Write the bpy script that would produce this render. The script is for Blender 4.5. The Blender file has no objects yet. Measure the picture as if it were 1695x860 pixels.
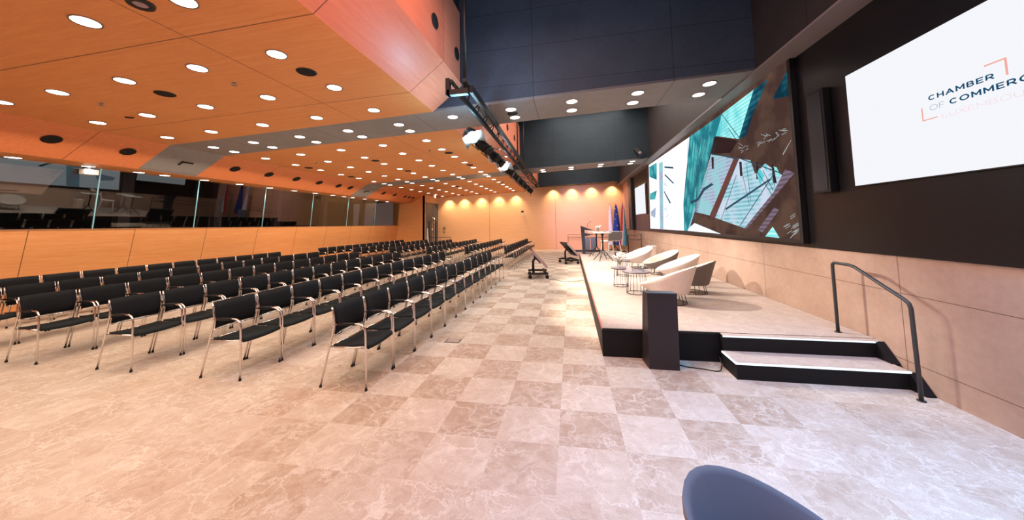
import bpy, math, random
from math import pi, sin, cos, radians as R
from mathutils import Vector, Matrix, Quaternion
random.seed(7)
sc = bpy.context.scene
COL = sc.collection

# ---------------------------------------------------------------- materials
def lin(c):
    o = []
    for v in c[:3]:
        v = v / 255.0
        o.append(v / 12.92 if v <= 0.04045 else ((v + 0.055) / 1.055) ** 2.4)
    return (*o, 1.0)

class NT:
    def __init__(s, name):
        s.m = bpy.data.materials.new(name); s.m.use_nodes = True
        s.t = s.m.node_tree; s.n = s.t.nodes; s.l = s.t.links
        s.n.clear()
        s.out = s.n.new('ShaderNodeOutputMaterial')
    def new(s, kind, **kw):
        n = s.n.new(kind)
        for k, v in kw.items():
            setattr(n, k, v)
        return n
    def link(s, a, b): s.l.new(a, b)
    def val(s, sock, v):
        if isinstance(v, bpy.types.NodeSocket): s.l.new(v, sock)
        else: sock.default_value = v
    def math(s, op, a, b=0.0, c=None):
        n = s.n.new('ShaderNodeMath'); n.operation = op
        s.val(n.inputs[0], a); s.val(n.inputs[1], b)
        if c is not None: s.val(n.inputs[2], c)
        return n.outputs[0]
    def mix(s, f, a, b, mode='MIX'):
        n = s.n.new('ShaderNodeMix'); n.data_type = 'RGBA'; n.blend_type = mode
        s.val(n.inputs[0], f); s.val(n.inputs[6], a); s.val(n.inputs[7], b)
        return n.outputs[2]
    def pos(s):
        g = s.n.new('ShaderNodeNewGeometry'); x = s.n.new('ShaderNodeSeparateXYZ')
        s.link(g.outputs['Position'], x.inputs[0]); return g.outputs['Position'], x.outputs
    def comb(s, x, y, z):
        n = s.n.new('ShaderNodeCombineXYZ')
        for i, v in enumerate((x, y, z)): s.val(n.inputs[i], v)
        return n.outputs[0]
    def noise(s, vec, scale, detail=3, rough=.5, dist=0.0):
        n = s.n.new('ShaderNodeTexNoise'); s.link(vec, n.inputs['Vector'])
        n.inputs['Scale'].default_value = scale; n.inputs['Detail'].default_value = detail
        n.inputs['Roughness'].default_value = rough; n.inputs['Distortion'].default_value = dist
        return n.outputs['Fac']
    def ramp(s, f, stops):
        n = s.n.new('ShaderNodeValToRGB'); s.link(f, n.inputs[0])
        e = n.color_ramp.elements
        while len(e) < len(stops): e.new(0.5)
        for i, (p, c) in enumerate(stops):
            e[i].position = p; e[i].color = c if len(c) == 4 else lin(c)
        return n.outputs[0]
    def principled(s, color, rough=.6, metal=0.0, spec=.5, **kw):
        p = s.n.new('ShaderNodeBsdfPrincipled')
        s.val(p.inputs['Base Color'], color); s.val(p.inputs['Roughness'], rough)
        s.val(p.inputs['Metallic'], metal); p.inputs['Specular IOR Level'].default_value = spec
        for k, v in kw.items(): s.val(p.inputs[k], v)
        s.link(p.outputs[0], s.out.inputs[0]); return p

def flat(name, c, rough=.6, metal=0.0, spec=.5, var=0.0, scale=20):
    t = NT(name)
    col = lin(c)
    if var:
        p, _ = t.pos()
        f = t.noise(p, scale, 3)
        d = tuple(max(0, v * (1 - var)) for v in col[:3]) + (1,)
        l = tuple(min(1, v * (1 + var)) for v in col[:3]) + (1,)
        col = t.ramp(f, [(.3, d), (.7, l)])
    t.principled(col, rough, metal, spec)
    return t.m

def emit(name, c, st):
    t = NT(name); e = t.new('ShaderNodeEmission')
    e.inputs[0].default_value = lin(c); e.inputs[1].default_value = st
    t.link(e.outputs[0], t.out.inputs[0]); return t.m

def seam(t, v, period, off, w):
    """1 on a thin line repeated every `period` along v"""
    a = t.math('ADD', v, off + 1000 * period)
    m = t.math('MODULO', a, period)
    return t.math('LESS_THAN', m, w)

def wood(name, base, dark, stretch, seams=(), rough=.45, linec=(70, 35, 18)):
    """fine straight-grained veneer; stretch = scale per axis, seams = (axis, period, offset, width)"""
    t = NT(name); p, x = t.pos()
    mp = t.new('ShaderNodeMapping'); t.link(p, mp.inputs[0]); mp.inputs['Scale'].default_value = stretch
    f1 = t.noise(mp.outputs[0], 3.0, 5, .6)
    mp2 = t.new('ShaderNodeMapping'); t.link(p, mp2.inputs[0]); mp2.inputs['Scale'].default_value = tuple(v * 6 for v in stretch)
    f2 = t.noise(mp2.outputs[0], 3.0, 3, .6)
    f = t.math('ADD', t.math('MULTIPLY', f1, .65), t.math('MULTIPLY', f2, .35))
    col = t.ramp(f, [(.34, dark), (.66, base)])
    for ax, per, off, w in seams:
        s = seam(t, x[ax], per, off, w)
        col = t.mix(t.math('MULTIPLY', s, .75), col, lin(linec))
    t.principled(col, rough, 0, .35)
    return t.m

def stone(name, base, dark, seams, rough=.6, linec=(40, 36, 34), scale=1.2, spec=.3):
    t = NT(name); p, x = t.pos()
    f = t.noise(p, scale, 8, .62, .3)
    g = t.noise(p, scale * 14, 4, .6)
    f = t.math('ADD', t.math('MULTIPLY', f, .7), t.math('MULTIPLY', g, .3))
    col = t.ramp(f, [(.35, dark), (.65, base)])
    for ax, per, off, w in seams:
        s = seam(t, x[ax], per, off, w)
        col = t.mix(t.math('MULTIPLY', s, .8), col, lin(linec))
    t.principled(col, rough, 0, spec)
    return t.m

def carpet(name, checker, light, dark, vein, ox=0.0, oy=0.0):
    t = NT(name); p, x = t.pos()
    u = t.math('DIVIDE', t.math('ADD', x[0], .14 + 50), .5)
    v = t.math('DIVIDE', t.math('ADD', x[1], -.18 + 50), .5)
    iu = t.math('FLOOR', u); iv = t.math('FLOOR', v)
    par = t.math('MODULO', t.math('ADD', iu, iv), 2.0)
    wn = t.new('ShaderNodeTexWhiteNoise'); wn.noise_dimensions = '2D'
    t.link(t.comb(iu, iv, 0.0), wn.inputs['Vector'])
    sep = t.new('ShaderNodeSeparateColor'); t.link(wn.outputs['Color'], sep.inputs[0])
    # offset of the pattern per tile
    offx = t.math('MULTIPLY', sep.outputs[0], 40.0 if checker else 0.0); offy = t.math('MULTIPLY', sep.outputs[1], 40.0 if checker else 0.0)
    q = t.comb(t.math('ADD', x[0], offx), t.math('ADD', x[1], offy), 0.0)
    nz = t.new('ShaderNodeTexNoise'); t.link(q, nz.inputs['Vector']); nz.inputs['Scale'].default_value = 3.2; nz.inputs['Detail'].default_value = 6; nz.inputs['Roughness'].default_value = .62
    wv = t.new('ShaderNodeVectorMath'); wv.operation = 'MULTIPLY_ADD'
    t.link(nz.outputs['Color'], wv.inputs[0]); wv.inputs[1].default_value = (.55, .55, 0); t.link(q, wv.inputs[2])
    def veins(scale, width):
        vo = t.new('ShaderNodeTexVoronoi'); vo.feature = 'DISTANCE_TO_EDGE'
        t.link(wv.outputs[0], vo.inputs['Vector']); vo.inputs['Scale'].default_value = scale
        mr = t.new('ShaderNodeMapRange'); t.link(vo.outputs['Distance'], mr.inputs[0])
        mr.inputs[1].default_value = 0.0; mr.inputs[2].default_value = width; mr.inputs[3].default_value = 1.0; mr.inputs[4].default_value = 0.0
        return mr.outputs[0]
    v1 = veins(3.6, .045); v2 = veins(9.0, .07)
    mask = t.ramp(t.noise(q, 3.2, 2), [(.42, (0, 0, 0, 1)), (.6, (1, 1, 1, 1))])
    blot = t.ramp(t.noise(q, 7.0, 6, .7, 1.0), [(.38, (0, 0, 0, 1)), (.62, (1, 1, 1, 1))])
    fib = t.noise(p, 160.0, 2, .7)
    mask3 = t.ramp(t.noise(q, 2.1, 3), [(.35, (.15, .15, .15, 1)), (.62, (1, 1, 1, 1))])
    def mr(v, a, b):
        n = t.new('ShaderNodeMapRange'); t.link(v, n.inputs[0]); n.inputs[1].default_value = a; n.inputs[2].default_value = b; return n.outputs[0]
    # the two-tone laying pattern is clear along the aisle and dissolves into mottled tiles around it
    cf = t.math('MULTIPLY', t.math('MULTIPLY', mr(x[0], -3.4, -2.0), mr(x[0], 2.8, 1.2)), mr(x[1], 1.5, 3.0))
    par2 = t.math('ADD', t.math('MULTIPLY', t.math('MULTIPLY', par, .78), cf), t.math('MULTIPLY', t.math('SUBTRACT', 1.0, cf), t.math('ADD', .22, t.math('MULTIPLY', par, .16)))) if checker else .45
    tone = t.math('ADD', t.math('MULTIPLY', par2, .62), t.math('MULTIPLY', sep.outputs[2], .22 if checker else 0.0))
    tone = t.math('ADD', tone, t.math('MULTIPLY', blot, .32))
    col = t.mix(tone, lin(light), lin(dark))
    vv = t.math('MAXIMUM', t.math('MULTIPLY', t.math('MULTIPLY', v1, mask3), .62), t.math('MULTIPLY', t.math('MULTIPLY', v2, mask), .55))
    col = t.mix(vv, col, lin(vein))
    fr = t.ramp(fib, [(.3, (.74, .74, .74, 1)), (.7, (1.0, 1.0, 1.0, 1))])
    col = t.mix(1.0, col, fr, 'MULTIPLY')
    t.principled(col, .95, 0, .1)
    return t.m

M = {}
M['carpet'] = carpet('carpet tiles marbled', True, (222, 207, 190), (178, 151, 128), (238, 229, 216))
M['stage_carpet'] = carpet('stage carpet', False, (214, 198, 186), (178, 160, 148), (224, 212, 202))
WB, WD = (214, 138, 84), (196, 116, 64)
M['ceil_wood'] = wood('ceiling veneer', (207, 137, 83), (191, 118, 66), (.5, 8, 8), [(1, 2.1, -.78, .014), (0, 12.2, 4.25, .012)])
M['slope_wood'] = wood('sloped ceiling veneer', (205, 122, 76), (190, 104, 62), (.5, 8, 8), [(1, 2.1, -.78, .014)])
M['wall_wood'] = wood('wall veneer', (240, 172, 112), (226, 152, 92), (.4, .4, 9), [(1, 1.72, .14, .014)])
M['back_wood'] = wood('back wall veneer', (233, 184, 144), (224, 170, 128), (.4, .4, 9), [(0, 4.56, .99, .02)])
M['void_wood'] = wood('bulkhead veneer', (218, 132, 102), (204, 116, 88), (8, .5, 8), [(1, 2.1, -.78, .014)])
M['grey_ceil'] = stone('grey ceiling band', (130, 124, 122), (116, 110, 108), [(0, 2.42, .62, .012)], scale=.8)
M['dark_beam'] = stone('dark grey cladding', (54, 62, 74), (44, 50, 60), [(0, 2.42, .62, .012), (2, .72, 0.0, .010)], linec=(18, 18, 20))
M['dark_upper'] = stone('dark brown cladding', (54, 45, 44), (43, 36, 35), [(1, 2.4, .2, .014)], linec=(18, 16, 16))
M['beige'] = stone('beige stone cladding', (186, 160, 142), (168, 140, 123), [(2, .685, -.235, .008), (1, 2.46, -1.68, .010)], linec=(96, 72, 60), rough=.65)
M['black_wall'] = stone('black wall cladding', (21, 18, 20), (13, 12, 14), [], rough=.35, spec=.4)
M['black_void'] = flat('black void ceiling', (14, 15, 18), .9)
M['stage_side'] = flat('black stage fascia', (16, 16, 18), .6, spec=.3)
M['black'] = flat('matt black metal', (14, 14, 16), .5)
M['black_plastic'] = flat('black plastic', (16, 16, 18), .5, spec=.3)
M['pedestal'] = flat('dark brown laminate', (42, 34, 37), .5, var=.12, scale=60)
M['chrome'] = flat('chrome tube', (232, 226, 224), .12, 1.0)
M['steel'] = flat('brushed steel', (176, 174, 172), .3, 1.0)
M['rail'] = flat('dark grey rail', (74, 76, 78), .4, .5)
M['mesh_black'] = flat('black woven fabric', (22, 24, 27), .75, spec=.25, var=.25, scale=300)
M['seat_black'] = flat('black seat fabric', (24, 30, 31), .8, spec=.25, var=.25, scale=300)
M['rubber'] = flat('black rubber', (18, 17, 17), .8)
M['white_shell'] = flat('white upholstery', (236, 222, 212), .6, var=.04)
M['grey_shell'] = flat('grey upholstery', (112, 104, 98), .7, var=.06)
M['beige_in'] = flat('pale upholstery lining', (214, 198, 182), .7, var=.04)
M['blue_grey'] = flat('blue grey shell', (98, 97, 104), .4, spec=.5)
M['bronze_wire'] = flat('dark wire', (66, 56, 56), .4, .6)
M['table_top'] = flat('mauve grey table top', (150, 138, 146), .4)
M['white'] = flat('white paint', (235, 232, 228), .5)
M['flower'] = flat('white petals', (246, 240, 232), .7)
M['leaf'] = flat('pale leaf', (168, 176, 140), .7)
M['door'] = flat('dark grey door', (74, 76, 82), .45)
M['porthole'] = flat('black recess', (5, 5, 6), .8)
M['flag_blue'] = flat('blue flag cloth', (22, 62, 150), .7)
M['flag_star'] = flat('yellow star', (240, 210, 60), .7)
M['flag_red'] = flat('red flag cloth', (222, 48, 62), .7)
M['flag_white'] = flat('white flag cloth', (236, 232, 238), .7)
M['flag_sky'] = flat('light blue flag cloth', (110, 190, 225), .7)
M['screen_grey'] = flat('glossy display glass', (150, 128, 134), .15, spec=.8)
M['booth'] = flat('booth interior', (30, 24, 26), .8)
M['booth_col'] = flat('booth column', (58, 50, 52), .7)
M['lamp'] = emit('downlight diffuser', (255, 244, 232), 6.0)
M['lampwarm'] = emit('warm lamp', (255, 226, 170), 14.0)
M['lampspot'] = emit('stage lamp lens', (225, 245, 255), 60.0)
M['led_line'] = emit('step light line', (225, 240, 255), 1.6)
M['white_screen'] = emit('white display', (249, 250, 255), .97)
M['logo_blue'] = emit('logo dark blue', (24, 78, 112), 1.0)
M['logo_thin'] = emit('logo thin blue', (110, 140, 160), 1.0)
M['logo_pink'] = emit('logo salmon', (244, 172, 160), 1.0)
M['logo_pale'] = emit('logo pale pink', (248, 205, 212), 1.0)
M['stage_red'] = flat('reddish edge trim', (196, 112, 92), .5)
M['paper'] = flat('white paper', (240, 238, 235), .6)

def glassmat():
    t = NT('dark booth glass')
    g = t.new('ShaderNodeBsdfGlossy'); g.inputs['Roughness'].default_value = .015; g.inputs[0].default_value = (.62, .66, .64, 1)
    tr = t.new('ShaderNodeBsdfTransparent'); tr.inputs[0].default_value = (.5, .5, .52, 1)
    mx = t.new('ShaderNodeMixShader'); mx.inputs[0].default_value = .15
    t.link(tr.outputs[0], mx.inputs[1]); t.link(g.outputs[0], mx.inputs[2]); t.link(mx.outputs[0], t.out.inputs[0])
    return t.m
M['glass'] = glassmat()
def clearglass():
    t = NT('clear drinking glass')
    g = t.new('ShaderNodeBsdfGlossy'); g.inputs['Roughness'].default_value = .03
    tr = t.new('ShaderNodeBsdfTransparent'); tr.inputs[0].default_value = (.93, .95, .96, 1)
    mx = t.new('ShaderNodeMixShader'); mx.inputs[0].default_value = .2
    t.link(tr.outputs[0], mx.inputs[1]); t.link(g.outputs[0], mx.inputs[2]); t.link(mx.outputs[0], t.out.inputs[0])
    return t.m
M['clear'] = clearglass()

def stripes(name, c1, c2, freq, st=1.0, axis=2, slant=0.0, c3=None):
    """lit display picture: fine stripes with patches of tone"""
    t = NT(name); p, x = t.pos()
    v = t.math('ADD', x[axis], t.math('MULTIPLY', x[1 if axis == 2 else 2], slant))
    s = t.math('SINE', t.math('MULTIPLY', v, freq))
    s = t.math('MULTIPLY_ADD', s, .5, .5)
    n = t.noise(p, 2.2, 3)
    col = t.mix(s, lin(c1), lin(c2))
    if c3:
        col = t.mix(t.ramp(n, [(.42, (0, 0, 0, 1)), (.6, (1, 1, 1, 1))]), col, lin(c3))
    e = t.new('ShaderNodeEmission'); t.link(col, e.inputs[0]); e.inputs[1].default_value = st
    t.link(e.outputs[0], t.out.inputs[0]); return t.m
M['p_brown'] = stripes('picture brown', (112, 84, 74), (122, 92, 78), 3, .62, 2, .1, (92, 66, 60))
M['p_dark'] = stripes('picture dark brown', (52, 34, 36), (62, 42, 42), 8, .8)
M['p_beam'] = stripes('picture beam', (120, 74, 66), (128, 80, 72), 8, .8)
M['p_white'] = stripes('picture white', (240, 244, 255), (250, 250, 255), 3, 1.3, 2, 0, (232, 240, 250))
M['p_teal'] = stripes('picture teal', (60, 168, 176), (96, 200, 200), 26, 1.0, 1, .45, (40, 128, 142))
M['p_cyan'] = stripes('picture cyan', (120, 226, 228), (190, 244, 240), 90, 1.1, 2, .0, (90, 200, 206))
M['p_blue'] = stripes('picture blue', (24, 84, 104), (44, 116, 134), 60, .9, 2, .0, (18, 54, 72))
M['p_main'] = stripes('picture window', (186, 222, 232), (120, 186, 202), 80, 1.0, 2, .0, (206, 220, 238))
M['p_lav'] = stripes('picture lavender', (196, 204, 226), (156, 168, 198), 80, .95, 2, .0, (160, 214, 222))
M['p_purple'] = stripes('picture purple stripes', (142, 124, 146), (112, 92, 102), 90, .85, 2, .0)
M['p_line'] = emit('picture dark line', (58, 88, 108), .8)
M['p_glint'] = emit('picture pale line', (190, 200, 200), .8)

# ---------------------------------------------------------------- geometry helpers
class MB:
    def __init__(s): s.v = []; s.f = []; s.mi = []; s.sm = []
    def poly(s, pts, mi=0, smooth=False):
        b = len(s.v); s.v += [tuple(p) for p in pts]; s.f.append(list(range(b, b + len(pts)))); s.mi.append(mi); s.sm.append(smooth); return s
    def box(s, x0, x1, y0, y1, z0, z1, mi=0):
        b = len(s.v)
        s.v += [(x0, y0, z0), (x1, y0, z0), (x1, y1, z0), (x0, y1, z0), (x0, y0, z1), (x1, y0, z1), (x1, y1, z1), (x0, y1, z1)]
        for q in ((0, 3, 2, 1), (4, 5, 6, 7), (0, 1, 5, 4), (1, 2, 6, 5), (2, 3, 7, 6), (3, 0, 4, 7)):
            s.f.append([b + i for i in q]); s.mi.append(mi); s.sm.append(False)
        return s
    def hexa(s, p, mi=0):
        """8 corners: bottom 4 (ccw from above) then top 4"""
        b = len(s.v); s.v += [tuple(q) for q in p]
        for q in ((0, 3, 2, 1), (4, 5, 6, 7), (0, 1, 5, 4), (1, 2, 6, 5), (2, 3, 7, 6), (3, 0, 4, 7)):
            s.f.append([b + i for i in q]); s.mi.append(mi); s.sm.append(False)
        return s
    def prism(s, pts, d, mi=0):
        """polygon pts (3D) extruded by vector d"""
        b = len(s.v); n = len(pts); d = Vector(d)
        s.v += [tuple(p) for p in pts] + [tuple(Vector(p) + d) for p in pts]
        s.f.append([b + i for i in range(n)][::-1]); s.f.append([b + n + i for i in range(n)])
        s.mi += [mi, mi]; s.sm += [False, False]
        for i in range(n):
            j = (i + 1) % n; s.f.append([b + i, b + j, b + n + j, b + n + i]); s.mi.append(mi); s.sm.append(False)
        return s
    def ring_loft(s, rings, cap=True, mi=0, smooth=True, closed=True):
        b = len(s.v); n = len(rings[0])
        for r in rings: s.v += [tuple(p) for p in r]
        for k in range(len(rings) - 1):
            for i in range(n if closed else n - 1):
                j = (i + 1) % n
                s.f.append([b + k * n + i, b + k * n + j, b + (k + 1) * n + j, b + (k + 1) * n + i]); s.mi.append(mi); s.sm.append(smooth)
        if cap:
            s.f.append([b + i for i in range(n)][::-1]); s.f.append([b + (len(rings) - 1) * n + i for i in range(n)])
            s.mi += [mi, mi]; s.sm += [False, False]
        return s
    def tube(s, path, r, n=8, mi=0, closed=False):
        P = [Vector(p) for p in path]
        rs = r if isinstance(r, (list, tuple)) else [r] * len(P)
        T = []
        for i in range(len(P)):
            if closed: d = P[(i + 1) % len(P)] - P[i - 1]
            else: d = P[min(i + 1, len(P) - 1)] - P[max(i - 1, 0)]
            T.append(d.normalized())
        a = Vector((0, 0, 1)) if abs(T[0].z) < .9 else Vector((1, 0, 0))
        N = (a - T[0] * a.dot(T[0])).normalized()
        rings = []
        for i, p in enumerate(P):
            if i: N = (N - T[i] * N.dot(T[i])).normalized()
            B = T[i].cross(N)
            rings.append([p + (N * cos(2 * pi * k / n) + B * sin(2 * pi * k / n)) * rs[i] for k in range(n)])
        if closed: rings.append(rings[0])
        return s.ring_loft(rings, cap=not closed, mi=mi)
    def cyl(s, c, r, h, n=20, axis='Z', mi=0, r2=None):
        r2 = r if r2 is None else r2; c = Vector(c)
        ax = {'X': Vector((1, 0, 0)), 'Y': Vector((0, 1, 0)), 'Z': Vector((0, 0, 1))}[axis] if isinstance(axis, str) else Vector(axis).normalized()
        u = ax.orthogonal().normalized(); w = ax.cross(u)
        return s.ring_loft([[c + ax * t * h + (u * cos(2 * pi * k / n) + w * sin(2 * pi * k / n)) * q for k in range(n)] for t, q in ((0, r), (1, r2))], mi=mi, smooth=n > 6)
    def lathe(s, prof, c=(0, 0, 0), n=20, mi=0, cap=True):
        c = Vector(c)
        return s.ring_loft([[c + Vector((r * cos(2 * pi * k / n), r * sin(2 * pi * k / n), z)) for k in range(n)] for r, z in prof], cap=cap, mi=mi)
    def ball(s, c, r, mi=0, n=8, sq=1.0):
        return s.lathe([(max(.001, r * sin(pi * i / n)), -r * cos(pi * i / n) * sq) for i in range(n + 1)], c, n + 2, mi, cap=False)
    def build(s, name, mats, parent=None, loc=(0, 0, 0), bevel=0):
        me = bpy.data.meshes.new(name); me.from_pydata([tuple(Vector(v)) for v in s.v], [], s.f)
        for m in (mats if isinstance(mats, (list, tuple)) else [mats]): me.materials.append(m)
        for p, a, b in zip(me.polygons, s.mi, s.sm): p.material_index = a; p.use_smooth = b
        me.update()
        o = bpy.data.objects.new(name, me); COL.objects.link(o); o.location = loc
        if parent is not None: o.parent = parent
        if bevel:
            m = o.modifiers.new('bevel', 'BEVEL'); m.width = bevel; m.segments = 2; m.limit_method = 'ANGLE'
        return o

def empty(name, loc=(0, 0, 0), rz=0.0):
    o = bpy.data.objects.new(name, None); COL.objects.link(o); o.location = loc; o.rotation_euler = (0, 0, rz)
    o.empty_display_size = .1; return o
def tag(o, label, cat, group=None):
    o['label'] = label; o['category'] = cat
    if group: o['group'] = group
    return o
def struct(o): o['kind'] = 'structure'; return o
def copy_tree(o, parent=None):
    c = o.copy(); COL.objects.link(c)
    if parent is not None: c.parent = parent
    for ch in list(o.children): copy_tree(ch, c)
    return c
ORD = ['first', 'second', 'third', 'fourth', 'fifth', 'sixth', 'seventh', 'eighth', 'ninth', 'tenth', 'eleventh', 'twelfth', 'thirteenth',
       'fourteenth', 'fifteenth', 'sixteenth', 'seventeenth', 'eighteenth', 'nineteenth', 'twentieth']

# ---------------------------------------------------------------- room
def zc(x): return 4.13 + .033 * (x - 3)
def ys(x, y0):
    s = (.03 + .005 * (max(y0, 2) - 6)) if y0 > 0 else 0
    return y0 - s * (x + 2)
XW = 3.35           # screen wall
XS = -9.35          # where the flat ceiling turns down
YN = -3.5           # wall behind the camera
YB0 = 22.12
def yb(x): return YB0 - .03 * (x + 2)
B1, B2 = (5.95, 7.17), (13.48, 14.65)

struct(MB().poly([(-12.5, YN, 0), (XW + .05, YN, 0), (XW + .05, yb(XW), 0), (-12.5, yb(-12.5), 0)]).build('floor', M['carpet']))

# wall with the back: wood veneer
def wall_quad(name, pts, m, thick):
    return struct(MB().prism(pts, thick).build(name, m))
wall_quad('wall_back', [(-9.6, yb(-9.6), 0), (XW + .3, yb(XW), 0), (XW + .3, yb(XW), 6.4), (-9.6, yb(-9.6), 6.4)], M['back_wood'], (0, .15, 0))
wall_quad('wall_rear', [(-12.5, YN, 0), (XW + .3, YN, 0), (XW + .3, YN, 6.4), (-12.5, YN, 6.4)], M['wall_wood'], (0, -.15, 0))
# wall with the door
wall_quad('wall_door', [(-9.4, 20.1, 0), (-9.4, yb(-9.4), 0), (-9.4, yb(-9.4), 4.0), (-9.4, 20.1, 4.0)], M['back_wood'], (-.1, 0, 0))
wall_quad('wall_end', [(-11.6, 20.1, 0), (-9.4, 20.1, 0), (-9.4, 20.1, zc(-9.4)), (-11.6, 20.1, zc(-9.4))], M['wall_wood'], (0, .1, 0))
# window side: lower leaning wood panels, ledge
struct(MB().hexa([(-11.55, YN, 0), (-11.55, 20.1, 0), (-11.75, 20.1, 0), (-11.75, YN, 0), (-11.2, YN, 1.76), (-11.2, 20.1, 1.76), (-11.4, 20.1, 1.76), (-11.4, YN, 1.76)][::1]).build('wall_left', M['wall_wood']))
struct(MB().box(-11.42, -11.18, YN, 20.1, 1.745, 1.765).build('trim_1', flat('ledge', (160, 110, 76), .4)))
# screen side
struct(MB().box(XW + .02, XW + .2, YN, yb(XW), 0, 1.31).build('wall_right', M['beige']))
struct(MB().box(XW, XW + .2, YN, 20.0, 1.31, 4.2).build('wall_screen', M['black_wall']))
struct(MB().box(XW, XW + .2, 20.0, yb(XW), 1.31, 4.2).build('wall_corner', flat('pale rose cladding', (206, 160, 146), .6, var=.05)))
struct(MB().box(XW - .12, XW + .0, 18.35, 18.75, 1.31, 4.1).build('pillar', flat('dark teal pillar', (44, 52, 60), .6)))
# upper dark wall above the screen recess, with its underside
struct(MB().prism([(3.04, YN, 4.13), (XW + .2, YN, 4.15), (XW + .2, YN, 6.4), (3.04, YN, 6.4)], (0, yb(3) - YN, 0)).build('wall_upper', M['dark_upper']))
struct(MB().box(3.0, XW, YN, yb(3) - .01, 4.10, 4.13).build('trim_2', flat('soffit strip', (120, 108, 106), .5)))
struct(MB().box(-12.5, XW + .3, YN, yb(3) + .6, 6.4, 6.5).build('ceiling_1', M['black_void']))

# flat ceiling sections
def ceil_section(name, x0, x1, ya, ybk, m, up=.06):
    P = [(x0, ys(x0, ya) if callable(ya) is False else ya(x0)), (x1, ys(x1, ya) if callable(ya) is False else ya(x1)),
         (x1, ys(x1, ybk) if callable(ybk) is False else ybk(x1)), (x0, ys(x0, ybk) if callable(ybk) is False else ybk(x0))]
    return struct(MB().prism([(x, y, zc(x)) for x, y in P][::-1], (0, 0, up)).build(name, m))
ceil_section('ceiling_2', XS, -2.6, YN, B1[0], M['ceil_wood'])
ceil_section('ceiling_3', XS, -2.6, B1[1], B2[0], M['ceil_wood'])
ceil_section('ceiling_4', XS, -2.6, B2[1], yb, M['ceil_wood'])
# side slope down to the glazing and its soffit, in the same sections
def slope_left(name, ya, ybk, m, ms):
    a0, a1, a2 = ys(XS, ya), ys(-10.35, ya), ys(-11.25, ya)
    b0, b1, b2 = ys(XS, ybk), ys(-10.35, ybk), ys(-11.25, ybk)
    b0, b1, b2 = (min(v, 20.1) for v in (b0, b1, b2))
    mb = MB()
    mb.prism([(XS, a0, zc(XS)), (XS, b0, zc(XS)), (-10.35, b1, 3.2), (-10.35, a1, 3.2)][::-1], (0, 0, .06), 0)
    mb.prism([(-10.35, a1, 3.2), (-10.35, b1, 3.2), (-11.3, b2, 3.2), (-11.3, a2, 3.2)][::-1], (0, 0, .06), 1)
    return struct(mb.build(name, [m, ms]))
slope_left('ceiling_5', YN, B1[0], M['slope_wood'], M['ceil_wood'])
slope_left('ceiling_6', B1[0], B1[1], M['grey_ceil'], M['ceil_wood'])
slope_left('ceiling_7', B1[1], B2[0], M['slope_wood'], M['ceil_wood'])
slope_left('ceiling_8', B2[0], B2[1], M['grey_ceil'], M['ceil_wood'])
slope_left('ceiling_9', B2[1], 22, M['slope_wood'], M['ceil_wood'])
# small closing strip between x -9.4 and -9.35 at the door bay
# grey bands = undersides of the two cross beams
def beam(name, ya, ybk):
    mb = MB()
    x0, xm, x1 = XS, -2.6, 3.34
    mb.prism([(x0, ys(x0, ya), zc(x0)), (x1, ys(x1, ya), zc(x1)), (x1, ys(x1, ybk), zc(x1)), (x0, ys(x0, ybk), zc(x0))][::-1], (0, 0, .05), 0)
    mb.hexa([(xm, ys(xm, ya), zc(xm) + .01), (x1, ys(x1, ya), zc(x1) + .01), (x1, ys(x1, ybk), zc(x1) + .01), (xm, ys(xm, ybk), zc(xm) + .01),
             (xm, ys(xm, ya), 6.4), (x1, ys(x1, ya), 6.4), (x1, ys(x1, ybk), 6.4), (xm, ys(xm, ybk), 6.4)], 1)
    return struct(mb.build(name, [M['grey_ceil'], M['dark_beam']]))
beam('beam_1', *B1)
M['dark_beam'] = stone('dark teal cladding', (38, 50, 58), (30, 42, 50), [(0, 2.42, .62, .012), (2, .72, 0.0, .010)], linec=(18, 18, 20))
beam('beam_2', *B2)
# third beam over the back wall washers
struct(MB().hexa([(-2.3, 21.25, 4.12), (3.1, 20.9, 4.26), (3.1, 21.45, 4.26), (-2.3, 21.8, 4.12), (-2.3, 21.25, 6.4), (3.1, 20.9, 6.4), (3.1, 21.45, 6.4), (-2.3, 21.8, 6.4)]).build('beam_3', M['dark_beam']))
# inner bulkheads of the voids: sloped then upright veneer
def bulk(name, ya, ybk, gap=.14):
    a = ys(-2.3, ya); b = (ys(-2.3, ybk) if ybk < 20 else yb(-2.3)) - 0
    mb = MB()
    mb.prism([(-2.6, a, zc(-2.6)), (-2.6, b, zc(-2.6)), (-2.0, b, 4.42), (-2.0, a, 4.42)][::-1], (-.03, 0, .06))
    mb.box(-2.06, -2.0, a, b - gap, 4.42, 5.8)
    mb.box(-2.08, -2.06, a, b, 4.42, 6.4, 1)
    return struct(mb.build(name, [M['void_wood'], M['black_void']]))
bulk('wall_void_near', YN, B1[0]); bulk('wall_void_middle', B1[1], B2[0]); bulk('wall_void_far', B2[1], 22)

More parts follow.
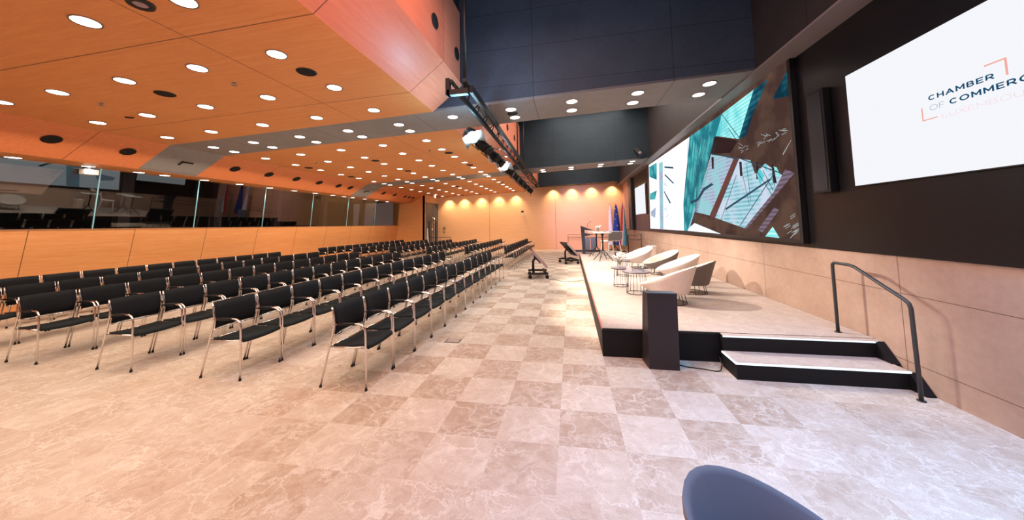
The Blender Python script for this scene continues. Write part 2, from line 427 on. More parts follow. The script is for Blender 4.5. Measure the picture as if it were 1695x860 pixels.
# dark booth behind the glazing
mb = MB(); mb.box(-14.6, -11.4, YN, 20.2, 1.2, 1.25); mb.box(-14.6, -11.3, YN, 20.2, 3.28, 3.33); mb.box(-14.7, -14.6, YN, 20.2, 1.2, 3.3)
struct(mb.build('wall_booth', M['booth']))
joints = [YN, -.6, 1.65, 3.85, 5.98, 8.12, 10.36, 12.66, 15.0, 17.4, 20.05]
for i in range(len(joints) - 1):
    a, b = joints[i] + .012, joints[i + 1] - .012
    o = struct(MB().poly([(-11.24, a, 1.765), (-11.11, a, 3.2), (-11.11, b, 3.2), (-11.24, b, 1.765)]).build('window_%d' % (i + 1), M['glass']))
for i, y in enumerate(joints[1:-1]):
    struct(MB().prism([(-11.235, y - .011, 1.765), (-11.235, y + .011, 1.765), (-11.105, y + .011, 3.2), (-11.105, y - .011, 3.2)], (-.02, 0, 0)).build('window_frame_%d' % (i + 1), flat('glass joint', (132, 190, 204), .15, spec=.8)))
for i, y in enumerate((4.5, 6.72, 9.06, 11.33, 13.88, 16.82)):
    struct(MB().prism([(-11.62, y - .12, 1.25), (-11.62, y + .12, 1.25), (-11.45, y + .12, 3.28), (-11.45, y - .12, 3.28)], (-.2, 0, 0)).build('column', M['booth_col']))

o = empty('booth_stand_in', (-11.95, 5.2, 2.2)); tag(o, 'added pale slanted stand-in board high behind booth glass', 'board')  # stand-in board added for the pale shape in the booth glass
MB().prism([(0, -2.2, .42), (0, .30, .36), (0, .42, .62), (0, .62, .98), (0, -2.2, 1.02)], (-.03, 0, 0)).build('board', flat('pale board', (176, 142, 122), .8), o)
o = empty('tripod', (-11.85, 4.5, 2.62)); tag(o, 'added dark tripod shape before the stand-in board behind booth glass', 'tripod')  # tripod shape added for the dark outline in the booth glass
MB().tube([(0, .14, .16), (0, .14, .45)], .014, 8).build('post', M['black'], o)
for a in (-.14, .14, .36): MB().tube([(0, .14, .18), (.03, a + .0, 0)], .009, 6).build('leg', M['black'], o)
MB().box(-.01, .01, -.02, .26, .43, .47).build('top_plate', M['black'], o)
MB().prism([(-.02, -.3, -.02), (.12, -.3, -.02), (.12, .6, -.02), (-.02, .6, -.02)], (0, 0, .012)).build('stand_shelf', M['booth'], o)
# ---------------------------------------------------------------- double door in the corner
door = empty('door_1', (-9.38, 21.42, 0)); struct(door)
MB().box(-.03, .0, -1.05, -.01, .01, 3.22).build('door_leaf', M['door'], door)
MB().box(-.03, .0, .01, 1.03, .01, 3.22).build('door_leaf', M['door'], door)
for s, y0 in ((-1, -.62), (1, .5)): MB().box(.0, .012, y0 - .07, y0 + .07, .3, 2.0).build('door_window', M['porthole'], door)
for y0 in (-.2, .1):
    mb = MB(); mb.tube([(.07, y0, .35), (.07, y0, 2.3)], .022, 8); mb.tube([(0, y0, .6), (.07, y0, .6)], .012, 6); mb.tube([(0, y0, 2.0), (.07, y0, 2.0)], .012, 6)
    mb.build('door_handle', M['chrome'], door)
MB().box(-.02, .02, -1.09, -1.05, 0, 3.26).box(-.02, .02, -1.09, 1.07, 3.22, 3.26).build('door_frame', flat('door frame', (120, 100, 88), .5), door)

# ---------------------------------------------------------------- downlights
def spot(loc, rot, energy, size, blend, color, radius=.06):
    l = bpy.data.lights.new('light', 'SPOT'); l.energy = energy; l.spot_size = size; l.spot_blend = blend; l.color = color; l.shadow_soft_size = radius
    o = bpy.data.objects.new('light', l); COL.objects.link(o); o.location = loc; o.rotation_euler = rot; return o
def aim(loc, tgt, energy, size, blend, color, radius=.08):
    d = (Vector(tgt) - Vector(loc)).normalized()
    return spot(loc, d.to_track_quat('-Z', 'Y').to_euler(), energy, size, blend, color, radius)
def area(loc, tgt, energy, sx, sy, color, spread=pi):
    l = bpy.data.lights.new('light', 'AREA'); l.shape = 'RECTANGLE'; l.size = sx; l.size_y = sy; l.energy = energy; l.color = color; l.spread = spread
    o = bpy.data.objects.new('light', l); COL.objects.link(o); o.location = loc
    o.rotation_euler = (Vector(tgt) - Vector(loc)).normalized().to_track_quat('-Z', 'Y').to_euler()
    o.visible_glossy = True; return o

def make_downlight():
    r = empty('ceiling_downlight')
    MB().lathe([(.104, -.008), (.118, -.012), (.118, .01), (.104, .01)], n=24, cap=False).build('rim', flat('downlight rim', (120, 96, 84), .4), r)
    MB().cyl((0, 0, -.006), .104, .012, 24).build('diffuser', M['lamp'], r)
    return r
dl = make_downlight(); first_dl = [True]
tilt = math.atan(.033)
def put_downlight(x, y, z, label, group, tx=tilt, lit=True, e=28):
    o = dl if first_dl[0] else copy_tree(dl); first_dl[0] = False
    o.location = (x, y, z); o.rotation_euler = (0, -tx, 0); tag(o, label, 'ceiling light', group)
    if lit: spot((x, y, z - .05), (0, 0, 0), e, R(125), .9, (1, .86, .70), .1)
XC = [-3.62, -4.88, -6.17, -7.49, -8.71]
CN = ['first', 'second', 'third', 'fourth', 'fifth']
rows = [(1.35, 'wood'), (2.4, 'wood'), (3.42, 'wood'), (4.45, 'wood'), (5.5, 'wood'), (6.42, 'near'), (6.92, 'near'),
        (7.8, 'wood'), (8.83, 'wood'), (9.88, 'wood'), (10.9, 'wood'), (11.95, 'wood'), (13.0, 'wood'), (13.8, 'far'), (14.3, 'far'),
        (15.35, 'wood'), (16.45, 'wood'), (17.5, 'wood'), (18.6, 'wood'), (19.7, 'wood'), (20.8, 'wood')]
wn = 0
for k, (y0, kind) in enumerate(rows):
    if k == 0:
        for i, x in enumerate(XC): spot((x, y0, zc(x) - .05), (0, 0, 0), 20, R(125), .9, (1, .86, .70), .1)
        continue
    if kind == 'wood': wn += 1
    for i, x in enumerate(XC):
        if k == 1 and i > 1: 
            spot((x, y0, zc(x) - .05), (0, 0, 0), 20, R(125), .9, (1, .86, .70), .1); continue
        if kind == 'wood': lab = 'round downlight in wood ceiling, %s row beyond the camera, %s out from truss' % (ORD[wn - 1], CN[i])
        else: lab = 'round downlight in %s grey ceiling band, %s line, %s out from bulkhead edge' % (kind, 'camera-side' if y0 in (6.42, 13.8) else 'far-side', CN[i])
        put_downlight(x, ys(x, y0), zc(x), lab, 'ceiling downlights')
for nm, ya, ybk in (('near', 6.3, 6.8), ('far', 13.85, 14.32)):
    for j, y0 in enumerate((ya, ybk)):
        for i, x in enumerate((-2.35, -1.11, .09, 1.28, 2.47)):
            if i == 0 and j == 1: continue
            put_downlight(x, y0 - (.05 if nm == 'near' else .115) * (x + 1) , zc(x) , 'round downlight under %s cross beam, %s line, %s from truss side' % (nm, 'camera-side' if j == 0 else 'far-side', CN[i]), 'downlights under the cross beams', e=9)
for i, y in enumerate((4.62, 5.66, 6.56, 7.11, 8.1, 9.17, 10.3, 11.4, 12.5, 13.57, 14.35, 15.0, 16.0, 17.1, 18.2)):
    put_downlight(-10.9, y, 3.2, 'small downlight in soffit above booth glass, %s from the camera end' % ORD[i], 'soffit downlights over the glazing', 0, True, 55)

# ---------------------------------------------------------------- ports, loudspeakers, sensors in the ceiling
def ceil_disc(name, x, y, label, cat, r=.115, group=None, z=None):
    o = empty(name, (x, y, zc(x) if z is None else z)); o.rotation_euler = (0, -tilt, 0)
    MB().lathe([(r, -.012), (r * 1.12, -.006), (r * 1.12, .01), (r, .01)], n=24, cap=False).build('rim', M['black'], o)
    MB().cyl((0, 0, -.008), r, .012, 24).build('grille', M['porthole'], o)
    return tag(o, label, cat, group)
for x, y, lab in ((-3.63, 3.94, 'round black ceiling speaker between second and third downlight rows near truss'),
                  (-6.18, 3.97, 'round black ceiling speaker between downlights in middle of wood ceiling'),
                  (-6.15, 9.55, 'round black ceiling speaker in middle wood ceiling, nearer the camera'),
                  (-8.74, 9.7, 'round black ceiling speaker near slope in middle wood ceiling, nearer one'),
                  (-8.72, 11.88, 'round black ceiling speaker near slope in middle wood ceiling, farther one'),
                  (-6.12, 11.64, 'round black ceiling speaker in middle wood ceiling, farther from camera'),
                  (-3.6, 9.4, 'round black ceiling speaker by truss in middle wood ceiling, nearer one'),
                  (-3.59, 11.51, 'round black ceiling speaker by truss in middle wood ceiling, farther one'),
                  (-3.54, 16.8, 'round black ceiling speaker in far wood ceiling close to truss end'),
                  (-6.06, 17.1, 'round black ceiling speaker in middle of far wood ceiling')):
    ceil_disc('ceiling_speaker', x, y, lab, 'speaker', group='ceiling loudspeakers')
ceil_disc('ceiling_speaker', -1.12, 6.56, 'round dark speaker between paired downlights under near cross beam', 'speaker', .1)
o = empty('ring_detector', (-4.04, 2.36, zc(-4.04))); o.rotation_euler = (0, -tilt, 0)
MB().lathe([(.055, -.02), (.1, -.02), (.105, 0), (.055, 0)], n=20, cap=False).build('ring', M['black'], o); MB().cyl((0, 0, -.015), .055, .012, 16).build('lens', M['screen_grey'], o)
tag(o, 'black ring-shaped detector with pale centre at near edge of wood ceiling', 'sensor')
for x, y, lab in ((-4.87, 3.95, 'tiny chrome sprinkler head beside second downlight row, truss side'), (-7.49, 3.98, 'tiny chrome sprinkler head beside second downlight row, slope side'),
                  (-3.99, 8.88, 'tiny sprinkler head in middle wood ceiling close to truss'), (-7.91, 9.08, 'tiny sprinkler head in middle wood ceiling close to slope')):
    mb = MB(); mb.cyl((0, 0, -.035), .012, .035, 8); mb.cyl((0, 0, -.004), .035, .006, 14)
    for k in range(6): mb.box(-.004, .004, .0, .045, -.04, -.036) if k == 0 else mb.tube([(0, 0, -.038), (.04 * cos(k), .04 * sin(k), -.038)], .004, 4)
    tag(mb.build('sprinkler', M['steel'], loc=(x, y, zc(x))), lab, 'sprinkler')
tag(MB().tube([(0, 0, -.012), (.05, .05, -.012), (.11, .05, -.012)], .012, 6).tube([(0, 0, 0), (0, 0, -.012)], .01, 6).build('ceiling_bracket', M['black'], loc=(-7.91, 4.52, zc(-7.91))), 'tiny dark curved bracket beside third downlight row near slope', 'bracket')

# round ports in the sloping side ceiling
sl = Vector((1.0, 0, (zc(XS) - 3.2))).normalized()
nrm = Vector((sl.z, 0, -sl.x))
def port(c, n, r, label, group, name='round_vent'):
    q = Vector((0, 0, 1)).rotation_difference(Vector(n))
    o = empty(name, c); o.rotation_mode = 'QUATERNION'; o.rotation_quaternion = q
    MB().lathe([(r, -.01), (r * 1.06, .004), (r * 1.02, .01), (r, .01)], n=28, cap=False).build('rim', M['black'], o)
    MB().cyl((0, 0, -.004), r, .008, 28).build('opening', M['porthole'], o)
    return tag(o, label, 'air vent', group)
for i, y in enumerate((4.57, 5.68, 8.09, 9.21, 10.32, 11.43, 12.53, 13.35, 16.0, 17.14, 18.3, 18.83, 19.33)):
    if i == 7: y = 13.3
    x = -9.79; z = 3.2 + (x + 10.35) * (zc(XS) - 3.2) / 1.0
    lab = 'round black vent in sloped wood ceiling, %s' % (
        ['nearest before the first grey band', 'second before the first grey band', 'first beyond the near grey band', 'second beyond the near grey band', 'third beyond the near grey band',
         'fourth beyond the near grey band', 'fifth beyond the near grey band', 'last before the far grey band', 'first beyond the far grey band', 'second beyond the far grey band',
         'first of the far corner trio', 'middle of the far corner trio', 'last of the far corner trio'][i])
    port((x, y, z - .012), nrm, .125 if i < 10 else .11, lab, 'round vents in the sloped ceiling')
for y, z, lab in ((4.62, 4.88, 'upright bulkhead above truss, nearer camera'), (5.62, 4.88, 'upright bulkhead above truss, beside near beam'), (9.0, 4.95, 'middle bulkhead behind truss, nearer one'), (10.6, 4.95, 'middle bulkhead behind truss, middle one'), (12.0, 4.95, 'middle bulkhead behind truss, farther one')):
    port((-1.99, y, z), (1, 0, 0), .11, 'round black vent in ' + lab, 'round vents in the bulkhead')
# slanted brackets in grey band slopes
for y, lab in ((6.75, 'near'), (14.5, 'far')):
    c = Vector((-9.95, y, 3.2 + (.4) * (zc(XS) - 3.2) - .02))
    mb = MB(); mb.prism([Vector((0, 0, 0)), sl * .16, sl * .16 + Vector((0, .035, 0)), Vector((0, .035, 0))], (0, 0, -.02)); mb.prism([sl * .13, sl * .16, sl * .16 + Vector((0, .26, 0)), sl * .13 + Vector((0, .26, 0))], (0, 0, -.02))
    tag(mb.build('ceiling_bracket', M['black'], loc=c), 'dark angular bracket on slanted end of %s grey ceiling band' % lab, 'bracket')

# wall washers at the back wall
def make_washer():
    r = empty('wall_washer')
    MB().lathe([(.05, -.03), (.065, -.03), (.065, .0), (.05, .0)], n=16, cap=False).build('housing', M['black'], r)
    MB().cyl((0, 0, -.02), .05, .012, 16).build('lens', M['lampwarm'], r)
    return r
ws = make_washer()
wp = [(-8.5, 21.97), (-7.36, 21.93), (-6.1, 21.9), (-4.85, 21.86), (-3.64, 21.82), (-2.42, 21.8), (-1.1, 21.75), (.14, 21.72), (1.4, 21.68), (2.68, 21.64)]
for i, (x, y) in enumerate(wp):
    o = ws if i == 0 else copy_tree(ws)
    z = zc(x) + .02 if x < -2.6 else 4.22 + .03 * (x + 1)
    o.location = (x, y, z - .01 if x < -2.6 else z); tag(o, 'warm recessed wall-washing lamp at back wall, %s from the door corner' % ORD[i], 'wall light', 'wall washers along the back wall')
    aim((x, y, z - .06), (x, y + .25, z - 1.2), 170, R(100), 1.0, (1, .74, .42), .03)
struct(MB().hexa([(-2.6, 21.5, 4.32), (3.1, 21.3, 4.5), (3.1, yb(3.1), 4.5), (-2.6, yb(-2.6), 4.32), (-2.6, 21.5, 4.4), (3.1, 21.3, 4.6), (3.1, yb(3.1), 4.6), (-2.6, yb(-2.6), 4.4)]).build('ceiling_10', M['black_void']))

# ---------------------------------------------------------------- audience chairs
def arc(c, r, a0, a1, n, f):
    return [f(c[0] + r * cos(a0 + (a1 - a0) * i / n), c[1] + r * sin(a0 + (a1 - a0) * i / n)) for i in range(n + 1)]
def make_chair():
    r = empty('stacking_chair')
    hw = .257
    for s in (-1, 1):
        y = s * hw
        # front leg runs up into the armrest
        f = lambda x, z: (x, y, z)
        mb = MB(); mb.tube([(.27, y, .012), (.262, y, .3), (.252, y, .575)] + arc((.165, .59), .085, 0, pi / 2, 6, f) + [(.08, y, .672), (-.04, y, .664), (-.118, y, .662)], .0105, 8)
        leg = mb.build('front_leg', M['chrome'], r)
        MB().cyl((.27, y, 0), .014, .022, 10).build('foot_cap', M['rubber'], leg)
        mb = MB(); mb.tube([(.15, y, .668), (.1, y, .674), (-.02, y, .668), (-.08, y, .663)], [.010, .016, .017, .012], 8)
        mb.build('arm_pad', M['black_plastic'], r)
        mb = MB(); mb.tube([(-.268, y, .012), (-.2, y, .3), (-.145, y, .52), (-.122, y, .63), (-.12, y, .7), (-.138, y, .80), (-.152, y, .845)], .0105, 8)
        leg = mb.build('rear_leg', M['chrome'], r)
        MB().cyl((-.268, y, 0), .014, .022, 10).build('foot_cap', M['rubber'], leg)
        mb = MB(); mb.tube([(.256, y, .43), (-.16, y, .43)], .009, 8); mb.build('side_rail', M['chrome'], r)
    # seat sling: thin padded sheet, rolled at the front
    prof = [(-.13, .452), (-.05, .442), (.05, .446), (.14, .46), (.22, .466), (.262, .455), (.278, .435)]
    nx, ny = len(prof), 9
    top, bot = [], []
    for i, (x, z) in enumerate(prof):
        rt, rb = [], []
        for j in range(ny):
            y = -.246 + .492 * j / (ny - 1); dz = -.014 * (1 - (2 * j / (ny - 1) - 1) ** 2)
            rt.append((x, y, z + dz)); rb.append((x - .003, y, z + dz - .02))
        top.append(rt); bot.append(rb)
    mb = MB(); mb.ring_loft([t + b[::-1] for t, b in zip(top, bot)], cap=True); mb.build('seat', M['seat_black'], r)
    # backrest: thin curved shell
    prof = [(-.118, .555), (-.106, .62), (-.104, .7), (-.120, .78), (-.140, .852)]
    rings = []
    for i, (x, z) in enumerate(prof):
        w = .236 + .014 * i / 4
        fr = []; bk = []
        for j in range(ny):
            t = 2 * j / (ny - 1) - 1; y = w * t; dx = -.035 * (1 - t * t)
            fr.append((x + dx, y, z)); bk.append((x + dx - .014, y, z))
        rings.append(fr + bk[::-1])
    mb = MB(); mb.ring_loft(rings, cap=True); mb.build('backrest', M['mesh_black'], r)
    MB().tube([(-.12, -hw, .545), (-.15, -.12, .54), (-.158, 0, .538), (-.15, .12, .54), (-.12, hw, .545)], .007, 6).build('back_rail', M['chrome'], r)
    MB().tube([(-.158, -hw + .01, .43), (-.158, hw - .01, .43)], .009, 6).build('cross_rail', M['chrome'], r)
    return r
ch = make_chair(); first = True
RN = ['first', 'second', 'third', 'fourth', 'fifth', 'sixth']
for blk in (0, 1):
    for r in range(6):
        for k in range(13):
            if blk == 0 and r == 5 and k < 2: continue
            x = -2.148 - 1.566 * r - .27
            y = (3.228 if blk == 0 else 12.45 - .06 * r) + .551 * k + .257
            o = ch if first else copy_tree(ch); first = False
            o.location = (x, y, 0)
            tag(o, 'black chair with chrome arms, %s from near end, %s row from stage, %s block' % (ORD[k], RN[r], 'near' if blk == 0 else 'far'), 'chair',
                'audience chairs in the near block' if blk == 0 else 'audience chairs in the far block')

# ---------------------------------------------------------------- stage
SY0, SY1, SX, SZ = 4.48, 15.66, .36, .35
st = empty('stage', (0, 0, 0)); tag(st, 'long low stage platform with pale carpet and black sides, along the screen wall', 'stage')
mb = MB(); mb.box(SX + .012, 3.36, SY0 + .012, SY1, SZ - .02, SZ); mb.build('deck', M['stage_carpet'], st)
mb = MB(); mb.box(SX, 3.36, SY0, SY1, 0, SZ - .02); mb.build('fascia', M['stage_side'], st)
mb = MB(); mb.box(SX - .006, SX + .014, SY0 - .004, SY1, SZ - .022, SZ + .003); mb.build('edge_trim', M['stage_red'], st)
mb = MB(); mb.box(SX, 1.76, SY0 - .012, SY0 + .012, SZ - .02, SZ + .002); mb.build('end_trim', M['black'], st)
sp = empty('stage_steps', (0, 0, 0)); tag(sp, 'low black step with white light line and carpet tread at near stage end', 'steps')
mb = MB(); mb.box(1.74, 3.36, SY0 - .10, SY0 - .012, 0, SZ - .004); mb.build('upper_riser', M['stage_side'], sp)
mb = MB(); mb.box(1.745, 3.36, SY0 - .098, SY0 - .014, SZ - .004, SZ + .001); mb.build('upper_tread', M['stage_carpet'], sp)
mb = MB(); mb.box(1.74, 3.3, SY0 - .105, SY0 - .09, SZ - .018, SZ - .002); mb.build('upper_light_line', M['led_line'], sp)
mb = MB(); mb.box(1.72, 3.3, 4.03, SY0 - .10, 0, .165); mb.build('lower_riser', M['stage_side'], sp)
mb = MB(); mb.box(1.735, 3.3, 4.045, SY0 - .10, .165, .175); mb.build('lower_tread', M['stage_carpet'], sp)
mb = MB(); mb.box(1.72, 3.3, 4.022, 4.036, .158, .176).box(1.712, 1.726, 4.022, SY0 - .11, .158, .176); mb.build('lower_light_line', M['led_line'], sp)
mb = MB(); mb.prism([(3.28, SY0 - .10, SZ), (3.28, SY0 - .10, .175), (3.28, SY0 - .27, .175)], (.085, 0, 0)); mb.build('black_wedge', M['stage_side'], sp)  # black triangular prism at the wall end of the upper riser
mb = MB(); mb.prism([(3.28, 4.03, .17), (3.28, 4.03, 0.002), (3.28, 3.88, .002)], (.085, 0, 0))  # black triangular prism at the wall end of the lower riser
mb.build('black_wedge', M['stage_side'], sp)
sp2 = empty('stage_steps', (0, 0, 0)); tag(sp2, 'low black step at far stage end near the flags', 'steps')
MB().box(1.8, 3.36, SY1, SY1 + .45, 0, .165).build('riser', M['stage_side'], sp2); MB().box(1.8, 3.36, SY1, SY1 + .45, .165, .175).build('tread', M['stage_carpet'], sp2)

hr = empty('stair_handrail', (0, 0, 0)); tag(hr, 'dark grey tubular handrail beside the near stage steps', 'handrail')
f = lambda a, b: (3.12, a, b)
path = [(3.12, 4.66, SZ + .004)] + [(3.12, 4.66, 1.13)] + arc((4.62, 1.14), .04, 0, pi / 2, 4, f) + [(3.12, 4.42, 1.18)] + [(3.13, 4.36, 1.165)] + [(3.165, 3.86, .915)] + [(3.17, 3.825, .885), (3.17, 3.81, .84)] + [(3.17, 3.8, 0.0)]
MB().tube(path, .0175, 10).build('rail', M['rail'], hr)
MB().cyl((3.12, 4.66, SZ + .004), .032, .008, 14).build('flange', M['rail'], hr); MB().cyl((3.17, 3.8, 0), .032, .008, 14).build('flange', M['rail'], hr)
hr2 = empty('stair_handrail', (0, 0, 0)); tag(hr2, 'small grey double handrail beyond the stage chairs at far steps', 'handrail')
MB().tube([(3.2, 16.1, .18), (3.2, 16.1, 1.15), (3.2, 17.6, 1.05), (3.2, 19.7, 1.0), (3.2, 19.7, 0)], .02, 8).build('rail', M['rail'], hr2)
MB().tube([(3.2, 16.1, .9), (3.2, 17.6, .83), (3.2, 19.7, .76)], .016, 8).build('lower_rail', M['rail'], hr2)

pd = empty('pedestal_cabinet', (0, 0, 0)); tag(pd, 'tall dark brown box-shaped pedestal on carpet against stage end', 'pedestal')
MB().hexa([(.855, 4.17, 0), (1.185, 4.165, 0), (1.165, 4.44, 0), (.83, 4.44, 0), (.865, 4.17, .862), (1.195, 4.165, .862), (1.17, 4.30, .862), (.84, 4.30, .862)][:8]).build('body', M['pedestal'], pd)
MB().hexa([(.862, 4.166, .862), (1.198, 4.161, .862), (1.172, 4.305, .862), (.838, 4.305, .862), (.862, 4.166, .872), (1.198, 4.161, .872), (1.172, 4.305, .872), (.838, 4.305, .872)]).build('top_panel', flat('pedestal top', (60, 72, 84), .3), pd)
def cable(pts, name, label, r=.006):
    P = [Vector(p) for p in pts]; out = []
    for i in range(len(P) - 1):
        p0, p1, p2, p3 = P[max(i - 1, 0)], P[i], P[i + 1], P[min(i + 2, len(P) - 1)]
        for k in range(6):
            t = k / 6; out.append(.5 * ((2 * p1) + (-p0 + p2) * t + (2 * p0 - 5 * p1 + 4 * p2 - p3) * t * t + (-p0 + 3 * p1 - 3 * p2 + p3) * t ** 3))
    out.append(P[-1]); return tag(MB().tube(out, r, 6).build(name, M['black'], None), label, 'cable')
cable([(1.21, 4.33, .008), (1.3, 4.27, .008), (1.45, 4.24, .008), (1.6, 4.2, .008), (1.67, 4.28, .03), (1.69, 4.37, .1)], 'power_cable', 'thin black cable on carpet between pedestal and steps')
cable([(-.75, 10.35, .008), (-.5, 10.2, .008), (-.3, 9.95, .008), (.0, 9.9, .008), (.25, 10.1, .008), (.34, 10.2, .008)], 'floor_cable', 'thin dark cable on carpet from tilted monitor to stage')

# ---------------------------------------------------------------- lounge chairs on the stage
def tub_chair(name, outer, inner, wire, hb=.62, hf=.27, bz=.165):
    r = empty(name); n = 40
    def outline(th, a, b): return Vector((a * cos(th), b * sin(th), 0))
    def rim(th):
        c = (1 - cos(th)) / 2          # 0 front (+x) .. 1 back
        return hf + (hb - hf) * (c ** 1.0)
    rings = []
    def ring(t, off, zshift=0):
        out = []
        for k in range(n):
            th = 2 * pi * k / n; c = (1 - cos(th)) / 2
            ax, by = .30 + .12 * t - off, .27 + .11 * t - off
            z = bz + (rim(th) - bz) * t + zshift
            lean = .06 * t * (1 if cos(th) > 0 else -.3)
            out.append((ax * cos(th) + lean * abs(cos(th)), by * sin(th), z))
        return out
    rings = [ring(0, .12, .0), ring(0, .015, .0), ring(.04, 0)] + [ring(t, 0) for t in (.2, .4, .6, .8, .97)] + [ring(1.0, .008, .004)]
    mb = MB(); mb.ring_loft(rings, cap=True if False else False); mb.poly(ring(0, .12, 0)[::-1]); mb.build('shell', outer, r)
    seat_z = .27
    ins = [ring(1.0, .008, .004), ring(1.0, .022, .002), ring(.97, .03)]
    def inr(z, off):
        out = []
        for k in range(n):
            th = 2 * pi * k / n; t = min(1, max(0, (z - bz) / (rim(th) - bz)))
            t = min(t, .96); ax, by = .30 + .12 * t - off, .27 + .11 * t - off
            zz = bz + (rim(th) - bz) * t; lean = .06 * t * (1 if cos(th) > 0 else -.3)
            out.append((ax * cos(th) + lean * abs(cos(th)), by * sin(th), zz))
        return out
    ins += [inr(.45, .032), inr(.36, .034), inr(.25, .04)]
    mb = MB(); mb.ring_loft(ins, cap=False); mb.build('lining', inner, r)
    mb = MB(); mb.lathe([(.02, .30), (.2, .30), (.27, .287), (.29, .265), (.28, .21)], n=n, cap=True)
    mb.v = [(x * 1.08 + .02, y, z) for x, y, z in mb.v]; mb.build('seat_cushion', inner, r)
    for k in range(8):
        th = 2 * pi * (k + .5) / 8
        MB().tube([(.23 * cos(th), .2 * sin(th), bz + .01), (.27 * cos(th), .25 * sin(th), .008)], .006, 6).build('leg', wire, r)
    MB().tube([(.27 * cos(2 * pi * k / 28), .25 * sin(2 * pi * k / 28), .007) for k in range(28)], .007, 6, closed=True).build('base_ring', wire, r)
    return r
def place(o, x, y, z, deg, s=1.0): o.location = (x, y, z); o.rotation_euler = (0, 0, R(deg)); o.scale = (s, s, s); return o
wc = tub_chair('lounge_chair', M['white_shell'], M['white_shell'], M['bronze_wire'])
gc = tub_chair('lounge_chair', M['grey_shell'], M['beige_in'], M['bronze_wire'])
G = 'lounge chairs on the stage'
tag(place(wc, 1.60, 6.02, SZ + .004, 148), 'white tub lounge chair on stage directly behind the dark pedestal', 'lounge chair', G)
tag(place(gc, 2.24, 6.9, SZ + .004, 152), 'grey-backed tub lounge chair on stage nearest the pedestal', 'lounge chair', G)
c = copy_tree(wc); tag(place(c, 2.36, 8.0, SZ + .004, 176), 'middle white tub lounge chair standing between two grey ones', 'lounge chair', G)
c = copy_tree(gc); tag(place(c, 2.3, 9.2, SZ + .004, 188), 'grey tub lounge chair between the two farther white chairs', 'lounge chair', G)
c = copy_tree(wc); tag(place(c, 1.95, 10.4, SZ + .004, 198), 'farthest white tub lounge chair, nearest the bar table', 'lounge chair', G)
fg = tub_chair('lounge_chair', M['blue_grey'], M['blue_grey'], M['bronze_wire'], hb=.68, hf=.27)
tag(place(fg, .80, 1.20, 0, -28, 1.06), 'blue-grey tub chair standing alone on carpet close to the camera', 'lounge chair')

# small wire tables
def wire_table(rt, h, top):
    r = empty('side_table')
    MB().cyl((0, 0, h - .012), rt, .014, 36).build('table_top', top, r)
    MB().tube([((rt - .005) * cos(2 * pi * k / 32), (rt - .005) * sin(2 * pi * k / 32), h - .02) for k in range(32)], .006, 6, closed=True).build('top_ring', M['bronze_wire'], r)
    rb = rt * .78
    MB().tube([(rb * cos(2 * pi * k / 28), rb * sin(2 * pi * k / 28), .007) for k in range(28)], .006, 6, closed=True).build('base_ring', M['bronze_wire'], r)
    for k in range(9):
        th = 2 * pi * k / 9
        MB().tube([(rt * .62 * cos(th), rt * .62 * sin(th), h - .02), (rb * cos(th), rb * sin(th), .007)], .0045, 5).build('leg', M['bronze_wire'], r)
    return r
TH = .42
t1 = wire_table(.25, TH, M['table_top']); tag(place(t1, 1.22, 6.72, SZ + .004, 0), 'low round table with mauve top and wire base, nearest the pedestal', 'table', 'low wire tables on the stage')
t2 = wire_table(.19, TH - .03, M['table_top']); tag(place(t2, 1.02, 7.45, SZ + .004, 0), 'smaller low wire table under the flowers, second from pedestal', 'table', 'low wire tables on the stage')
t3 = copy_tree(t2); tag(place(t3, 1.28, 8.9, SZ + .004, 0), 'farthest low wire table before the farther lounge chairs', 'table', 'low wire tables on the stage')
def bouquet(name, x, y, z, label, n=16, sr=.12, h=.22, seed=1):
    rnd = random.Random(seed); r = empty(name, (x, y, z))
    MB().lathe([(.03, 0), (.04, .02), (.045, .08), (.03, .12), (.035, .135)], n=14).build('vase', M['clear'], r)
    mb = MB(); fl = MB()
    for k in range(n):
        a = rnd.random() * 2 * pi; q = sr * math.sqrt(rnd.random()); hh = h * (.6 + .5 * rnd.random())
        p = (q * cos(a), q * sin(a), hh); mb.tube([(0, 0, .05), (q * .4 * cos(a), q * .4 * sin(a), hh * .6), p], .0025, 4)
        s = .02 + .012 * rnd.random(); fl.ball(p, s, 0, 6, .8)
        for j in range(5): fl.ball((p[0] + s * cos(j * 1.26), p[1] + s * sin(j * 1.26), p[2] - .004), s * .6, 0, 5, .5)
    mb.build('stems', M['leaf'], r); fl.build('flower_heads', M['flower'], r)
    return tag(r, label, 'flowers')
bouquet('flower_vase', 1.02, 7.45, SZ + TH - .022, 'loose white flowers in small glass vase on second low table', 22, .15, .26, 3)
bouquet('flower_vase', 1.24, 8.92, SZ + TH - .022, 'white flowers in small vase on farthest low table', 12, .1, .16, 5)
o = tag(MB().prism([(-.045, 0, 0), (.045, 0, 0), (.045, 0, .06), (0, 0, .1), (-.045, 0, .06)], (0, .05, 0)).build('card_stand', M['paper'], loc=(1.08, 6.66, SZ + TH + .007)), 'small white folded card on mauve table beside the flowers', 'card')
def tumbler(x, y, z, label, group):
    return tag(MB().lathe([(.025, 0), (.032, .1), (.03, .1), (.024, .008)], n=14).build('water_glass', M['clear'], loc=(x, y, z)), label, 'glass', group)
tumbler(1.32, 6.62, SZ + TH + .007, 'clear water glass on mauve table near the white lounge chair', 'water glasses')
tumbler(1.3, 6.84, SZ + TH + .007, 'clear water glass at far side of mauve table', 'water glasses')
o = empty('wall_rack', (2.9, 12.9, SZ + .004)); tag(o, 'narrow white plinth with small bottles behind farthest white lounge chair', 'stand')
MB().box(-.12, .12, -.12, .12, 0, .46).build('plinth', flat('pale plinth', (200, 178, 160), .6), o)
